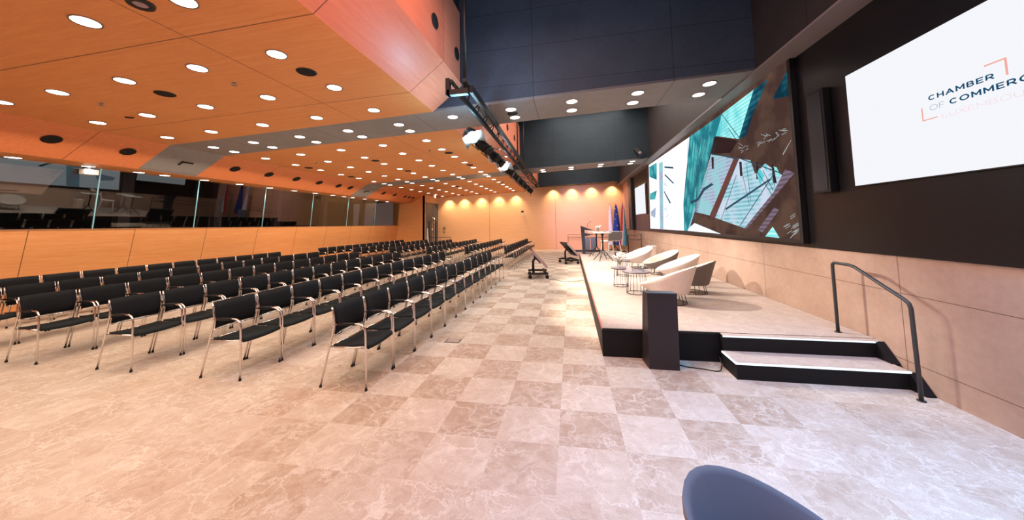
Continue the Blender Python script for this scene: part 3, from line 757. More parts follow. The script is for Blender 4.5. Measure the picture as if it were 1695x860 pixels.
MB().box(-.16, .16, -.14, .14, .46, .48).build('top_shelf', M['white'], o)
for k in range(5):
    tag(MB().lathe([(.022, 0), (.022, .09), (.01, .12), (.01, .15)], n=10).build('water_bottle', M['clear'], loc=(2.79 + .055 * k, 12.85 + .02 * (k % 2), SZ + .485)), 'small clear bottle on pale plinth, %s from the stage side' % ORD[k], 'bottle', 'bottles on the plinth')

# ---------------------------------------------------------------- bar tables, stool, podium
def bar_table(h=1.0, rt=.33):
    r = empty('bar_table')
    MB().cyl((0, 0, h - .02), rt, .02, 32).build('table_top', M['white'], r)
    MB().tube([(0, 0, .36), (0, 0, h - .12), (0, 0, h - .02)], [.028, .028, .07], 12).build('column', M['black'], r)
    for k in range(4):
        a = pi / 4 + k * pi / 2
        MB().tube([(0, 0, .4), (.1 * cos(a), .1 * sin(a), .3), (.36 * cos(a), .36 * sin(a), .01)], .013, 8).build('leg', M['black'], r)
    return r
b1 = bar_table(); tag(place(b1, 1.12, 12.35, SZ + .004, 20), 'white round bar table on splayed dark legs, nearer the lounge chairs', 'bar table', 'bar tables')
b2 = copy_tree(b1); tag(place(b2, 1.02, 13.9, SZ + .004, 70), 'second white bar table behind the first, beside the podium', 'bar table', 'bar tables')
b3 = copy_tree(b1); tag(place(b3, 1.75, 14.0, SZ + .004, 40), 'third white bar table behind the bar chair, before the flags', 'bar table', 'bar tables')
bouquet('flower_vase', .98, 12.3, SZ + 1.005, 'white flowers in vase on the nearer bar table', 16, .11, .24, 9)
tumbler(1.2, 12.2, SZ + 1.005, 'clear water glass on nearer bar table beside flowers', 'water glasses')
tumbler(.9, 12.5, SZ + 1.005, 'clear water glass on nearer bar table behind flowers', 'water glasses')
s = empty('bar_chair')
prof = [(-.2, .70), (-.15, .685), (.1, .68), (.2, .675)]
mb = MB(); mb.ring_loft([[(x, -.22, z), (x, .22, z), (x, .22, z - .03), (x, -.22, z - .03)] for x, z in [(.22, .665), (.2, .68), (0, .67), (-.16, .685), (-.2, .7)]], smooth=False); mb.build('seat', M['white_shell'], s)
mb = MB(); mb.hexa([(-.2, -.22, .69), (-.19, -.22, .69), (-.19, .22, .69), (-.2, .22, .69), (-.25, -.22, 1.02), (-.24, -.22, 1.02), (-.24, .22, 1.02), (-.25, .22, 1.02)]); mb.build('back_lining', M['white_shell'], s)
mb = MB(); mb.hexa([(-.225, -.225, .68), (-.2, -.225, .68), (-.2, .225, .68), (-.225, .225, .68), (-.275, -.225, 1.02), (-.25, -.225, 1.02), (-.25, .225, 1.02), (-.275, .225, 1.02)]); mb.build('backrest', M['grey_shell'], s)
for sx in (-1, 1):
    for sy in (-1, 1): MB().tube([(sx * .17, sy * .18, .66), (sx * .24, sy * .24, 0)], .012, 8).build('leg', M['white'], s)
MB().tube([(.21, -.21, .25), (.21, .21, .25), (-.21, .21, .25), (-.21, -.21, .25)], .009, 6, closed=True).build('footrest', M['white'], s)
place(s, 1.5, 13.2, SZ + .004, 122, 1.0); s.scale = (1.1, 1.35, 1.0)
tag(s, 'white bar chair with grey back standing between the bar tables', 'bar chair')

po = empty('podium', (.62, 15.2, SZ + .004)); tag(po, 'slim dark grey podium with two angled shelves at far stage edge', 'lectern')
dg = flat('dark grey metal', (60, 66, 74), .4, .3)
mb = MB(); mb.hexa([(-.13, -.16, .02), (-.0, -.16, .02), (-.0, .16, .02), (-.13, .16, .02), (-.17, -.2, 1.12), (-.02, -.2, 1.1), (-.02, .2, 1.1), (-.17, .2, 1.12)]); mb.build('column', dg, po)
MB().prism([(-.18, -.28, 1.24), (-.175, -.28, 1.1), (.0, -.28, 1.05), (.38, -.28, 1.03)], (0, .56, 0)).build('top_shelf', dg, po)
MB().prism([(-.05, -.24, .92), (-.05, -.24, .80), (.0, -.24, .78), (.35, -.24, .84)], (0, .48, 0)).build('lower_shelf', dg, po)
MB().box(-.15, .25, -.22, .22, 0, .02).build('base_plate', dg, po)
MB().tube([(.1, 0, 1.16), (.14, -.02, 1.32), (.24, -.03, 1.42)], .006, 6).build('microphone_stem', M['black'], po)
mb = MB(); mb.ball((.25, -.03, 1.43), .02); mb.build('microphone_head', M['black'], po)
# low dark benches beyond the stage end
o = empty('low_bench', (.9, 20.2, 0)); tag(o, 'long low dark bar base on floor beyond the podium', 'bench')
MB().box(-.85, .85, -.1, .1, .02, .12).build('base_bar', dg, o)
for x in (-.84, .84): MB().cyl((x, 0, 0), .06, .16, 12).build('foot', M['black'], o)
for x in (-.1, .25): MB().box(x, x + .3, -.08, .08, .12, .85).build('upright_panel', flat('grey panel', (110, 118, 124), .5), o)

# ---------------------------------------------------------------- flags
def flag(x, y, h, label, mats, segs, wb=.22, stars=False, seed=1):
    r = empty('flag', (x, y, 0)); rnd = random.Random(seed)
    MB().lathe([(.16, 0), (.16, .03), (.05, .05), (.03, .08)], n=20).build('base', M['black'], r)
    MB().tube([(0, 0, .05), (0, 0, h)], .013, 8).build('pole', M['steel'], r)
    MB().lathe([(.012, h), (.03, h + .03), (.004, h + .09)], n=10).build('finial', flat('gold', (200, 160, 80), .3, .8), r)
    n = 36; rings = []; zs = [h - .05, h - .3, h - .7, h - 1.2, h - 1.7, .75, .35]
    for i, z in enumerate(zs):
        t = i / (len(zs) - 1); w = .035 + wb * t ** .8
        rings.append([(w * cos(2 * pi * k / n) * (1 + .22 * sin(k * 1.7 + i * .4)) + .02, (w * .55) * sin(2 * pi * k / n) * (1 + .2 * sin(k * 2.1)), z + .03 * sin(k * .9)) for k in range(n)])
    mb = MB(); mb.ring_loft(rings, cap=False)
    for fi in range(len(mb.f)): 
        k = fi % n; mb.mi[fi] = segs(k / n, fi // n)
    cl = mb.build('cloth', mats, r)
    if stars:
        for j in range(7):
            k = 24 + (j * 5) % 9 - 2; i = 1 + j * .75; i0 = int(i); p = Vector(rings[i0][k % n]).lerp(Vector(rings[min(i0 + 1, 6)][k % n]), i - i0)
            pts = []
            for q in range(10):
                a = pi / 2 + q * pi / 5; rr = .05 if q % 2 == 0 else .02; pts.append((p.x + rr * cos(a), p.y - .03, p.z + rr * sin(a)))
            MB().prism(pts, (0, .004, 0)).build('star', M['flag_star'], cl)
    return tag(r, label, 'flag')
flag(2.45, 21.4, 2.85, 'pale white flag hanging beside the blue flag', [M['flag_white'], M['flag_red']], lambda u, i: 0 if u < .9 else 1, .13, seed=2)
flag(2.78, 21.2, 2.85, 'blue flag with yellow stars on pole in the corner', [M['flag_blue']], lambda u, i: 0, .2, True)
flag(3.05, 20.3, 2.82, 'red, white and light blue flag nearest the wall corner', [M['flag_red'], M['flag_white'], M['flag_sky']], lambda u, i: (0 if .4 < u < .74 - .03 * i else (1 if u < .84 - .03 * i and u > .4 else 2)), .16)

# ---------------------------------------------------------------- tilted monitors on trolleys
def monitor(name, x, y, rz, label):
    r = empty(name, (x, y, 0), R(rz))
    ang = R(48); ux = Vector((cos(ang), 0, -sin(ang))); nn = Vector((sin(ang), 0, cos(ang))); c = Vector((.02, 0, .62))
    def slab(u0, u1, y0, y1, n0, n1):
        return [c + ux * a + Vector((0, b, 0)) + nn * d for a, b, d in ((u0, y0, n0), (u1, y0, n0), (u1, y1, n0), (u0, y1, n0), (u0, y0, n1), (u1, y0, n1), (u1, y1, n1), (u0, y1, n1))]
    MB().hexa(slab(-.36, .36, -.47, .47, -.03, .03)).build('display_housing', M['black'], r)
    MB().hexa(slab(-.345, .345, -.455, .455, .03, .034)).build('display_panel', M['screen_grey'], r)
    MB().hexa(slab(-.355, .355, -.482, -.47, -.035, .04)).build('side_bezel', flat('display bezel', (168, 140, 140), .4), r)  # pink light on the near edge is put into the bezel colour
    MB().hexa(slab(-.15, .15, -.2, .2, -.09, -.03)).build('mount_plate', M['black'], r)
    MB().tube([(-.16, 0, .2), (-.16, 0, .5), (-.1, 0, .6), (.0, 0, .58)], .04, 10).build('post', M['black'], r)
    for s in (-1, 1):
        MB().box(-.32, .3, s * .4 - .03, s * .4 + .03, .13, .19).build('base_beam', M['black'], r)
        for t in (-.27, .26):
            MB().cyl((t, s * .4 - .02, .06), .06, .04, 16, 'Y').build('caster', M['rubber'], r)
    MB().box(-.2, -.12, -.42, .42, .16, .22).build('cross_beam', M['black'], r)
    MB().box(.16, .22, -.42, .42, .16, .22).build('cross_beam', M['black'], r)
    return tag(r, label, 'monitor trolley', 'tilted monitors on trolleys')
monitor('floor_monitor', -1.08, 10.75, 8, 'tilted display on black wheeled trolley, beside the audience chairs')
monitor('floor_monitor', -.12, 14.5, 20, 'tilted display on black wheeled trolley, near the podium and stage edge')
tag(MB().box(-.11, .11, -.08, .08, 0, .006).box(-.09, .09, -.06, .06, .006, .009, 1).build('floor_box', [M['steel'], flat('floor box lid', (170, 152, 140), .5)], loc=(-1.76, 4.76, 0)), 'small rectangular floor socket lid in carpet beside near chairs', 'floor box')
o = MB().box(-.03, .03, -.005, .005, -.08, .08).build('handset', M['black'])

# ---------------------------------------------------------------- screens on the wall
led = empty('video_wall', (3.3, 10.1, 2.78)); tag(led, 'huge wall display showing glass facade with brown beams and teal windows', 'screen')
MB().box(-.03, .045, -4.72, 4.66, -1.42, 1.38).build('frame', M['black'], led)
LED = {
  'white':[(14.3, 4.07), (9.55, 4.01), (9.84, 3.33), (10.02, 2.97), (10.33, 2.22), (10.39, 1.44), (14.55, 1.44)],
  'teal':[(9.55, 4.01), (7.58, 4.0), (7.86, 3.65), (8.32, 3.27), (8.98, 2.52), (10.11, 1.44), (10.39, 1.44), (10.33, 2.22), (9.96, 2.97)],
  'upwin':[(7.58, 4.0), (6.34, 4.02), (6.97, 3.29), (7.95, 3.61)],
  'upblue':[(6.34, 4.02), (5.91, 4.02), (6.4, 3.61), (6.7, 3.27), (6.97, 3.29)],
  'topblue':[(5.48, 3.91), (5.32, 3.96), (5.35, 3.55), (5.83, 3.65)],
  'darkslot':[(8.02, 3.61), (6.98, 3.27), (7.31, 3.09), (8.28, 3.28)],
  'loleft':[(8.24, 3.27), (7.19, 2.94), (8.53, 1.84), (9.48, 1.96), (9.88, 1.56), (10.11, 1.44), (8.98, 2.52)],
  'main':[(7.0, 2.91), (6.6, 2.8), (6.48, 2.53), (6.15, 2.66), (5.72, 2.39), (5.98, 2.16), (6.97, 1.56), (8.24, 1.78)],
  'strip':[(5.65, 2.48), (5.37, 2.39), (6.19, 1.95), (6.92, 1.53), (6.97, 1.56), (5.98, 2.16)],
  'bot1':[(9.86, 1.56), (9.52, 1.66), (7.99, 1.42), (10.11, 1.44)],
  'bot2':[(6.3, 1.43), (6.07, 1.6), (5.91, 1.42)],
  'botstrip':[(6.51, 1.54), (5.99, 1.91), (5.87, 1.86), (6.38, 1.49)],
  'beamA':[(8.53, 1.82), (7.2, 2.95), (6.97, 2.92), (8.24, 1.78)],
  'l1':[(6.94, 2.87), (6.86, 2.84), (6.88, 1.69), (6.96, 1.64)],
  'l2':[(7.67, 1.93), (7.7, 1.97), (6.05, 2.39), (6.03, 2.36)],
  'l3':[(6.98, 2.84), (6.91, 2.83), (6.42, 1.94), (6.47, 1.91)],
  'fig1':[(14.21, 3.97), (13.01, 3.94), (13.13, 3.3), (14.24, 3.57)],
  'fig2':[(14.29, 2.88), (13.2, 2.9), (13.49, 2.58), (14.32, 2.63)],
  'fig3':[(14.31, 2.13), (13.43, 2.28), (13.62, 1.87), (14.22, 1.95)],
  'sq1':[(12.05, 3.63), (11.06, 3.44), (11.04, 3.38), (12.02, 3.57)],
  'sq2':[(12.01, 3.36), (11.07, 2.93), (11.15, 2.91), (12.05, 3.31)],
  'sq3':[(12.2, 2.8), (11.49, 2.33), (11.61, 2.3), (12.24, 2.75)],
  'vline':[(12.7, 3.86), (12.21, 3.82), (12.54, 1.43), (13.0, 1.44)],
  'person1':[(8.21, 3.18), (8.09, 3.16), (8.13, 2.88), (8.22, 2.92)],
  'person2':[(6.98, 2.84), (6.89, 2.83), (6.89, 2.56), (6.98, 2.56)],
  'person3':[(6.39, 2.73), (6.34, 2.72), (6.36, 2.42), (6.43, 2.43)],
  'person4':[(5.96, 2.62), (5.92, 2.61), (5.86, 2.29), (5.96, 2.31)],
  'stair':[(8.29, 2.59), (8.18, 2.54), (8.71, 2.45), (9.12, 2.24), (9.67, 2.18), (9.71, 2.26), (9.22, 2.29), (8.79, 2.52)],
  'glint1':[(5.66, 2.72), (5.35, 2.89), (5.34, 2.88), (5.65, 2.7)],
  'glint2':[(5.64, 1.43), (5.36, 1.58), (5.35, 1.57), (5.62, 1.43)],
  'dia1':[(6.4, 2.51), (6.31, 2.61), (6.18, 2.46), (6.33, 2.3)],
  'dia2':[(6.17, 2.65), (6.08, 2.63), (6.08, 2.51), (6.14, 2.55)],
  'dia3':[(5.91, 2.57), (5.83, 2.54), (5.75, 2.4), (5.83, 2.39)],

}
order = [('white', 'p_white'), ('teal', 'p_teal'), ('upwin', 'p_cyan'), ('upblue', 'p_blue'), ('topblue', 'p_blue'), ('darkslot', 'p_dark'), ('loleft', 'p_lav'), ('main', 'p_main'),
         ('strip', 'p_purple'), ('bot1', 'p_white'), ('bot2', 'p_cyan'), ('botstrip', 'p_purple'), ('beamA', 'p_beam'), ('l2', 'p_line'),
         ('vline', 'p_lav'), ('fig1', 'p_teal'), ('fig2', 'p_teal'), ('fig3', 'p_lav'), ('sq1', 'p_line'), ('sq2', 'p_line'), ('sq3', 'p_line'),
         ('person1', 'p_dark'), ('person2', 'p_dark'), ('person3', 'p_dark'), ('person4', 'p_dark'), ('stair', 'p_line'), ('glint1', 'p_glint'), ('glint2', 'p_glint'),
         ('dia1', 'p_cyan'), ('dia2', 'p_cyan'), ('dia3', 'p_cyan')]
mb = MB(); mats = [M['p_brown']]; mb.poly([(-.031, -4.66, -1.36), (-.031, -4.66, 1.34), (-.031, 4.5, 1.34), (-.031, 4.5, -1.36)])
LX = -.031
for i, (k, m) in enumerate(order):
    if M[m] not in mats: mats.append(M[m])
    pts = [(LX - .0006 * (i + 1), min(4.5, max(-4.66, y - 10.1)), min(1.34, max(-1.36, z - 2.78))) for y, z in LED[k]]
    mb.poly(pts, mats.index(M[m]))
rnd = random.Random(4)
def stroke(y0, z0, y1, z1, w, m, lay):
    d = Vector((0, y1 - y0, z1 - z0)).normalized(); nn = Vector((0, -d.z, d.y)) * w
    a, b = Vector((LX - lay, y0 - 10.1, z0 - 2.78)), Vector((LX - lay, y1 - 10.1, z1 - 2.78))
    if M[m] not in mats: mats.append(M[m])
    mb.poly([a - nn, b - nn, b + nn, a + nn], mats.index(M[m]))
for k in range(12): stroke(8.6 - .09 * k + .3, 3.9 - .04 * k, 9.3 + .02 * k, 2.2 - .05 * k, .006, 'p_line', .0221)
for k in range(9): stroke(9.6 - .18 * k, 3.95 - .02 * k, 10.15 - .12 * k, 1.6 + .14 * k, .01, 'p_line', .022)
for k in range(5): stroke(6.95 - .25 * k, 2.85 - .1 * k, 6.1 - .05 * k + .6 * (k < 2), 2.0 + .06 * k, .007, 'p_line', .0225)
for a in (((8.2, 1.78), (6.97, 2.9)), ((7.9, 1.72), (7.1, 2.6)), ((7.1, 1.6), (5.9, 2.45)), ((7.3, 3.6), (6.98, 3.25)), ((7.55, 3.98), (6.9, 3.3)), ((8.3, 3.28), (6.95, 2.9)), ((6.9, 2.89), (5.7, 2.42))):
    stroke(a[0][0], a[0][1], a[1][0], a[1][1], .009, 'p_line', .023)
for k in range(26):
    y = 5.45 + rnd.random() * 1.5; z = 3.0 + rnd.random() * .12; stroke(y, z, y + .05 + .1 * rnd.random(), z + (rnd.random() - .4) * .14, .004, 'p_glint', .0235)
for k in range(14):
    y = 5.4 + rnd.random() * .25; z = 1.5 + rnd.random() * .3 ; stroke(y, z, y + .12, z - .05, .004, 'p_glint', .0235)
for k in range(16):
    y = 11.2 + rnd.random() * .8; z = 1.9 + rnd.random() * 1.7; stroke(y, z, y + .15 + .2 * rnd.random(), z + (rnd.random() - .5) * .3, .008, 'p_lav' if k % 2 else 'p_teal', .0235)
mb.build('picture', mats, led)

def ell(cx, cy, rx, ry, a0, a1, n=14): return [(cx + rx * cos(R(a0 + (a1 - a0) * i / n)), cy + ry * sin(R(a0 + (a1 - a0) * i / n))) for i in range(n + 1)]
GLY = {  # width, polylines in a 1-high box
 'C': (.9, [ell(.48, .5, .46, .5, 48, 312)]), 'H': (.8, [[(0, 0), (0, 1)], [(.8, 0), (.8, 1)], [(0, .5), (.8, .5)]]),
 'A': (.96, [[(0, 0), (.48, 1), (.96, 0)], [(.17, .3), (.79, .3)]]), 'M': (.98, [[(0, 0), (0, 1), (.49, .3), (.98, 1), (.98, 0)]]),
 'B': (.74, [[(0, 0), (0, 1), (.44, 1)] + ell(.44, .76, .24, .24, 90, -90)[1:] + [(0, .52)], [(.44, .52)] + ell(.46, .26, .28, .26, 90, -90) + [(0, 0)]]),
 'E': (.66, [[(.66, 0), (0, 0), (0, 1), (.66, 1)], [(0, .5), (.58, .5)]]), 'F': (.62, [[(0, 0), (0, 1), (.62, 1)], [(0, .5), (.54, .5)]]),
 'R': (.78, [[(0, 0), (0, 1), (.44, 1)] + ell(.44, .7, .3, .3, 90, -90)[1:] + [(0, .4)], [(.42, .4), (.78, 0)]]),
 'O': (1.04, [ell(.52, .5, .52, .5, 0, 360, 26)]), 'L': (.6, [[(0, 1), (0, 0), (.6, 0)]]),
 'U': (.8, [[(0, 1), (0, .4)] + ell(.4, .4, .4, .4, 180, 360) + [(.8, 1)]]), 'X': (.8, [[(0, 0), (.8, 1)], [(0, 1), (.8, 0)]]),
 'G': (.98, [ell(.5, .5, .48, .5, 45, 340) + [(.96, .48), (.56, .48)]])}
def text_mesh(s, yl, yr, z0, h, m, parent, x, wt=.2):
    """flat lettering drawn with strokes of weight wt (share of the cap height) between yl and yr"""
    gap = .24 + wt; tot = sum(GLY[c][0] for c in s) + gap * (len(s) - 1) + wt
    k = (yr - yl) / tot; mb = MB(); cx = wt / 2; lay = 0
    def pt(u, v): return (x, yl + u * k, z0 + (wt / 2 + v * (1 - wt)) * h)
    for c in s:
        w, lines = GLY[c]
        for ln in lines:
            for (u0, v0), (u1, v1) in zip(ln[:-1], ln[1:]):
                d = Vector((u1 - u0, v1 - v0)); 
                if d.length < 1e-6: continue
                d.normalize(); n_ = Vector((-d.y, d.x)) * wt / 2; e = d * (wt / 2 if len(ln) < 6 or d.length == 0 else wt * .12)
                q = [(cx + u0 - e.x - n_.x, v0 - e.y - n_.y), (cx + u1 + e.x - n_.x, v1 + e.y - n_.y), (cx + u1 + e.x + n_.x, v1 + e.y + n_.y), (cx + u0 - e.x + n_.x, v0 - e.y + n_.y)]
                lay += 1; mb.poly([(p_[0] - .00002 * (lay % 30), p_[1], p_[2]) for p_ in (pt(*a_) for a_ in q)])
        cx += w + gap
    return mb.build('lettering', m, parent)
def white_screen(y0, y1, z0, z1, label, logo):
    c = ((y0 + y1) / 2, (z0 + z1) / 2); r = empty('wall_display', (3.33, c[0], c[1])); tag(r, label, 'screen', 'white side displays')
    w, h = abs(y1 - y0) / 2, (z1 - z0) / 2
    MB().box(-.01, .02, -w - .01, w + .01, -h - .01, h + .01).build('housing', M['black'], r)
    MB().poly([(-.012, -w, -h), (-.012, -w, h), (-.012, w, h), (-.012, w, -h)]).build('display_panel', M['white_screen'], r)
    if logo:
        k = logo; oy, oz = (3.33 - c[0], 2.76 - c[1]); X = -.016
        def T(s, a, b, z, hh, m, off=0): return text_mesh(s, (a - 3.33) * k + oy, (b - 3.33) * k + oy, (z - 2.76) * k + oz, hh * k, m, r, X, off)
        T('CHAMBER', 3.62, 3.135, 2.785, .05, M['logo_blue'], .24)
        T('OF', 3.615, 3.495, 2.69, .05, M['logo_thin'], .07)
        T('COMMERCE', 3.455, 2.87, 2.69, .052, M['logo_blue'], .24)
        T('LUXEMBOURG', 3.52, 2.83, 2.59, .044, M['logo_pale'], .06)
        def bar(y0, y1, z0, z1): return [((y0 - 3.33) * k + oy, (y1 - 3.33) * k + oy, (z0 - 2.76) * k + oz, (z1 - 2.76) * k + oz)]
        mb = MB()
        for q in ((3.19, 3.05, 2.905, 2.917), (3.065, 3.05, 2.78, 2.917), (3.69, 3.678, 2.612, 2.74), (3.69, 3.56, 2.612, 2.622)):
            a, b, cc, d = bar(*q)[0]; mb.poly([(X, a, cc), (X, b, cc), (X, b, d), (X, a, d)])
        mb.build('logo_corner', M['logo_pink'], r)
    return r
white_screen(2.08, 4.5, 2.09, 3.42, 'large white wall display with blue chamber lettering, nearest the camera', 1.0)
white_screen(15.25, 17.75, 2.1, 3.45, 'white wall display beyond the video wall, near the flags', None)
r = empty('logo_mark', (3.31, 16.6, 2.8)); bpy.data.objects.remove(r)
def column_speaker(y, label):
    r = empty('column_speaker', (3.3, y, 2.05)); MB().box(-.05, .045, -.15, .15, 0, 1.36).build('housing', M['black_plastic'], r, bevel=.01)
    MB().box(-.055, -.05, -.12, .12, .03, 1.33).build('grille', flat('speaker grille', (20, 21, 30), .6), r)
    return tag(r, label, 'speaker', 'column speakers')
column_speaker(4.93, 'tall black column speaker between video wall and near white display')
column_speaker(15.0, 'tall black column speaker between video wall and far white display')
# small speaker on far beam, tilted
o = empty('wall_speaker', (2.62, 12.95, 4.36)); o.rotation_euler = (R(-25), R(-28), 0)
MB().box(-.09, .09, -.08, .08, -.2, .2).build('housing', M['black_plastic'], o, bevel=.01); MB().cyl((0, -.085, -.08), .05, .01, 16, 'Y').build('driver', M['screen_grey'], o)
MB().box(-.02, .02, .08, .16, -.05, .05).build('bracket', M['black'], o)
tag(o, 'small black speaker tilted downward on the far cross beam', 'speaker')

# ---------------------------------------------------------------- lighting truss
tr = empty('lighting_truss', (0, 0, 0)); tag(tr, 'long black lighting bar hung along the room above the aisle', 'lighting bar')
def bx(y): return -1.60 - .017 * (y - 4.5)
def trail(dx, z, y0=4.55, y1=18.0): return [(bx(y0) + dx, y0, z), (bx(y1) + dx, y1, z)]
mb = MB()
for dx, z, r_ in ((-.1, 3.86, .03), (.1, 3.86, .03), (0, 3.68, .03)): mb.tube(trail(dx, z), r_, 8)
mb.build('chord', M['black'], tr)
mb = MB()
for k in range(44):
    y = 4.6 + .3 * k; s = -1 if k % 2 else 1
    mb.tube([(bx(y) - s * .1, y, 3.86), (bx(y + .15), y + .15, 3.68), (bx(y) + s * .1, y + .3, 3.86)], .012, 5)
mb.build('lattice', M['black'], tr)
P_ = trail(.14, 3.78, 4.7); MB().prism([(P_[0][0], P_[0][1], 3.72), (P_[0][0] + .05, P_[0][1], 3.72), (P_[0][0] + .05, P_[0][1], 3.84), (P_[0][0], P_[0][1], 3.84)], (P_[1][0] - P_[0][0], 13.3, 0)).build('cable_tray', M['black_plastic'], tr)
for y in (4.9, 7.6, 10.9, 12.6, 16.0): MB().tube([(bx(y), y, 3.86), (bx(y), y, 6.4)], .03 if y < 5 else .022, 8).build('hanger', M['black'], tr)
MB().box(bx(4.6) - .16, bx(4.6) + .16, 4.52, 4.6, 3.64, 3.72).box(bx(4.6) - .18, bx(4.6) - .12, 4.52, 4.6, 3.64, 3.9).build('end_bracket', M['black'], tr)
def make_spot():
    r = empty('stage_spotlight')
    MB().lathe([(.05, .14), (.09, .13), (.115, .08), (.115, -.12), (.1, -.16)], n=18).build('body', M['black_plastic'], r)
    MB().lathe([(.1, -.16), (.125, -.17), (.125, -.26), (.117, -.26), (.112, -.18)], n=18, cap=False).build('snoot', M['black'], r)
    mb = MB(); mb.tube([(-.13, 0, -.02), (-.13, 0, .19), (.13, 0, .19), (.13, 0, -.02)], .012, 6); mb.build('yoke', M['black'], r)
    for s in (-1, 1): MB().hexa([(s * .09, -.1, -.26), (s * .096, -.1, -.26), (s * .096, .1, -.26), (s * .09, .1, -.26), (s * .19, -.12, -.40), (s * .196, -.12, -.40), (s * .196, .12, -.40), (s * .19, .12, -.40)]).build('barn_door', M['steel'], r)
    return r
sa = make_spot(); lensA = MB().cyl((0, 0, -.2), .11, .01, 16).build('lens', M['lampspot'], sa)
sb = make_spot(); MB().cyl((0, 0, -.2), .11, .01, 16).build('lens', M['steel'], sb)
usedA = usedB = False
SP = [(6.05, True, 'brightest lit stage spotlight on truss, nearest the camera'), (6.95, False, 'unlit spotlight on truss just behind the brightest one'), (7.8, False, 'second unlit spotlight on truss before the far lit one'),
      (8.5, False, 'third unlit spotlight on truss beside the far lit one'), (9.35, True, 'lit stage spotlight halfway along the truss'), (10.6, False, 'unlit spotlight on truss just beyond the far lit one'), (11.8, False, 'unlit spotlight on truss above the far monitor'),
      (13.2, False, 'unlit spotlight on truss, third from the far end'), (14.6, False, 'unlit spotlight on truss, second from the far end'), (16.2, False, 'unlit spotlight hanging at the far end of truss')]
for y, on, lab in SP:
    if on: o = sa if not usedA else copy_tree(sa); usedA = True
    else: o = sb if not usedB else copy_tree(sb); usedB = True
    p = Vector((bx(y) - .25, y, 3.47)); o.location = p
    tgt = Vector((.6, y - 4.4, .6)) if on else Vector((1.8, y + (.5 if y < 10 else -1.5), .4))
    d = (tgt - p).normalized(); o.rotation_mode = 'QUATERNION'; o.rotation_quaternion = Vector((0, 0, -1)).rotation_difference(d)
    tag(o, lab, 'spotlight', 'spotlights on the truss')

# ---------------------------------------------------------------- small wall things
o = empty('wall_camera', (-3.2, yb(-3.2), 2.5)); tag(o, 'small dark camera with pale bracket on the back wall', 'camera')
MB().lathe([(.07, -.05), (.09, 0), (.06, .07)], n=14).build('housing', M['black_plastic'], o, (0, -.13, .05)); MB().box(-.03, .05, -.1, -.005, -.22, -.02).build('bracket', M['paper'], o)
o = empty('door_camera', (-8.8, 20.4, 3.55)); tag(o, 'small white camera hung from ceiling before the grey door', 'camera')
MB().box(-.06, .06, -.06, .06, -.0, .16).build('housing', M['white'], o); MB().cyl((0, 0, .16), .05, .06, 12).build('mount', M['black'], o)
for z, lab, w in ((1.5, 'small beige switch plate on back wall beside the grey door, upper one', .09), (1.22, 'small beige switch plate on back wall beside the grey door, lower one', .06)):
    tag(MB().box(-w, w, -.02, 0, -w, w).box(-w * .5, w * .5, -.026, -.02, -w * .5, w * .5, 1).build('switch_plate', [flat('plate', (150, 128, 96), .5), M['steel']], loc=(-8.9, yb(-8.9) - .002, z)), lab, 'switch')
bpy.data.objects.remove(bpy.data.objects['handset'])
o = empty('ceiling_projector', (-11.02, 5.74, 3.02)); tag(o, 'small white box hung below soffit in front of booth glass', 'projector')
MB().box(-.09, .09, -.12, .12, 0, .12).build('housing', M['white'], o, bevel=.012); MB().cyl((0, 0, .12), .03, .06, 10).build('mount', M['steel'], o)
o = empty('ramp_rail', (-8.9, 20.6, 0)); tag(o, 'thin dark horizontal railing in front of the grey door', 'railing')
MB().tube([(-.4, 0, .93), (1.15, 0, .93), (1.15, 0, 0)], .016, 8).build('top_rail', M['rail'], o)
for x in (-.4, .4): MB().tube([(x, 0, 0), (x, 0, .93)], .012, 8).build('post', M['rail'], o)
o = empty('wall_rail', (1.2, 21.7, 0)); tag(o, 'thin double railing along back wall behind the podium', 'railing')
MB().tube([(-1.4, 0, .98), (1.1, 0, 1.0)], .014, 8).build('top_rail', M['rail'], o); MB().tube([(-1.4, 0, .78), (1.1, 0, .8)], .014, 8).build('lower_rail', M['rail'], o)
for x in (-1.4, -.2, 1.1): MB().tube([(x, 0, 0), (x, 0, .99)], .012, 8).build('post', M['rail'], o)
tag(MB().prism([(-.1, 0, 0), (.12, 0, 0), (.02, 0, 1.55), (-.04, 0, 1.55)], (0, .02, 0)).build('notice_board', M['white'], loc=(-9.25, 20.3, 0.0)), 'narrow white leaning notice beside the grey door', 'sign')
tag(MB().cyl((0, 0, 0), .018, .05, 10, 'Y').build('wall_button', M['black'], loc=(.36, yb(.36) - .05, 1.95)), 'tiny dark round sensor on back wall above the podium', 'sensor')

# ---------------------------------------------------------------- lights
warm = (1, .86, .72)
for y, e, c in ((6.05, 900, 6.8), (9.35, 1200, 9.8), (12.6, 650, 13.2), (4.9, 90, 3.6)):
    aim((bx(y) + .3, y - .1, 3.25), (2.2, c, .4), e, R(78), .5, (1, .88, .77), .05)
for y in (6.05, 9.35):  # added blue points beside the lit spots, imitating lens bloom
    l = bpy.data.lights.new('glow', 'POINT'); l.energy = 70; l.color = (.28, .7, 1); l.shadow_soft_size = .12
    q = bpy.data.objects.new('glow', l); COL.objects.link(q); q.location = (bx(y) - .2, y - .7, 3.35)
area((-5, .6, 3.7), (-5, 1.5, 0), 230, 6, 3, (1, .84, .72))  # added warm fill over the near floor, no fixture there
area((-1.0, 2.0, 5.9), (-1.3, 1.4, 0), 230, 1.8, 4, (1, .52, .38))  # added pink fill for the carpet near the truss, no real lamp
area((2.0, 1.3, 5.6), (2.2, 1.5, 0), 150, 1.2, 2.6, (.26, .54, 1), R(74))  # added blue fill tinting the carpet on the screen side
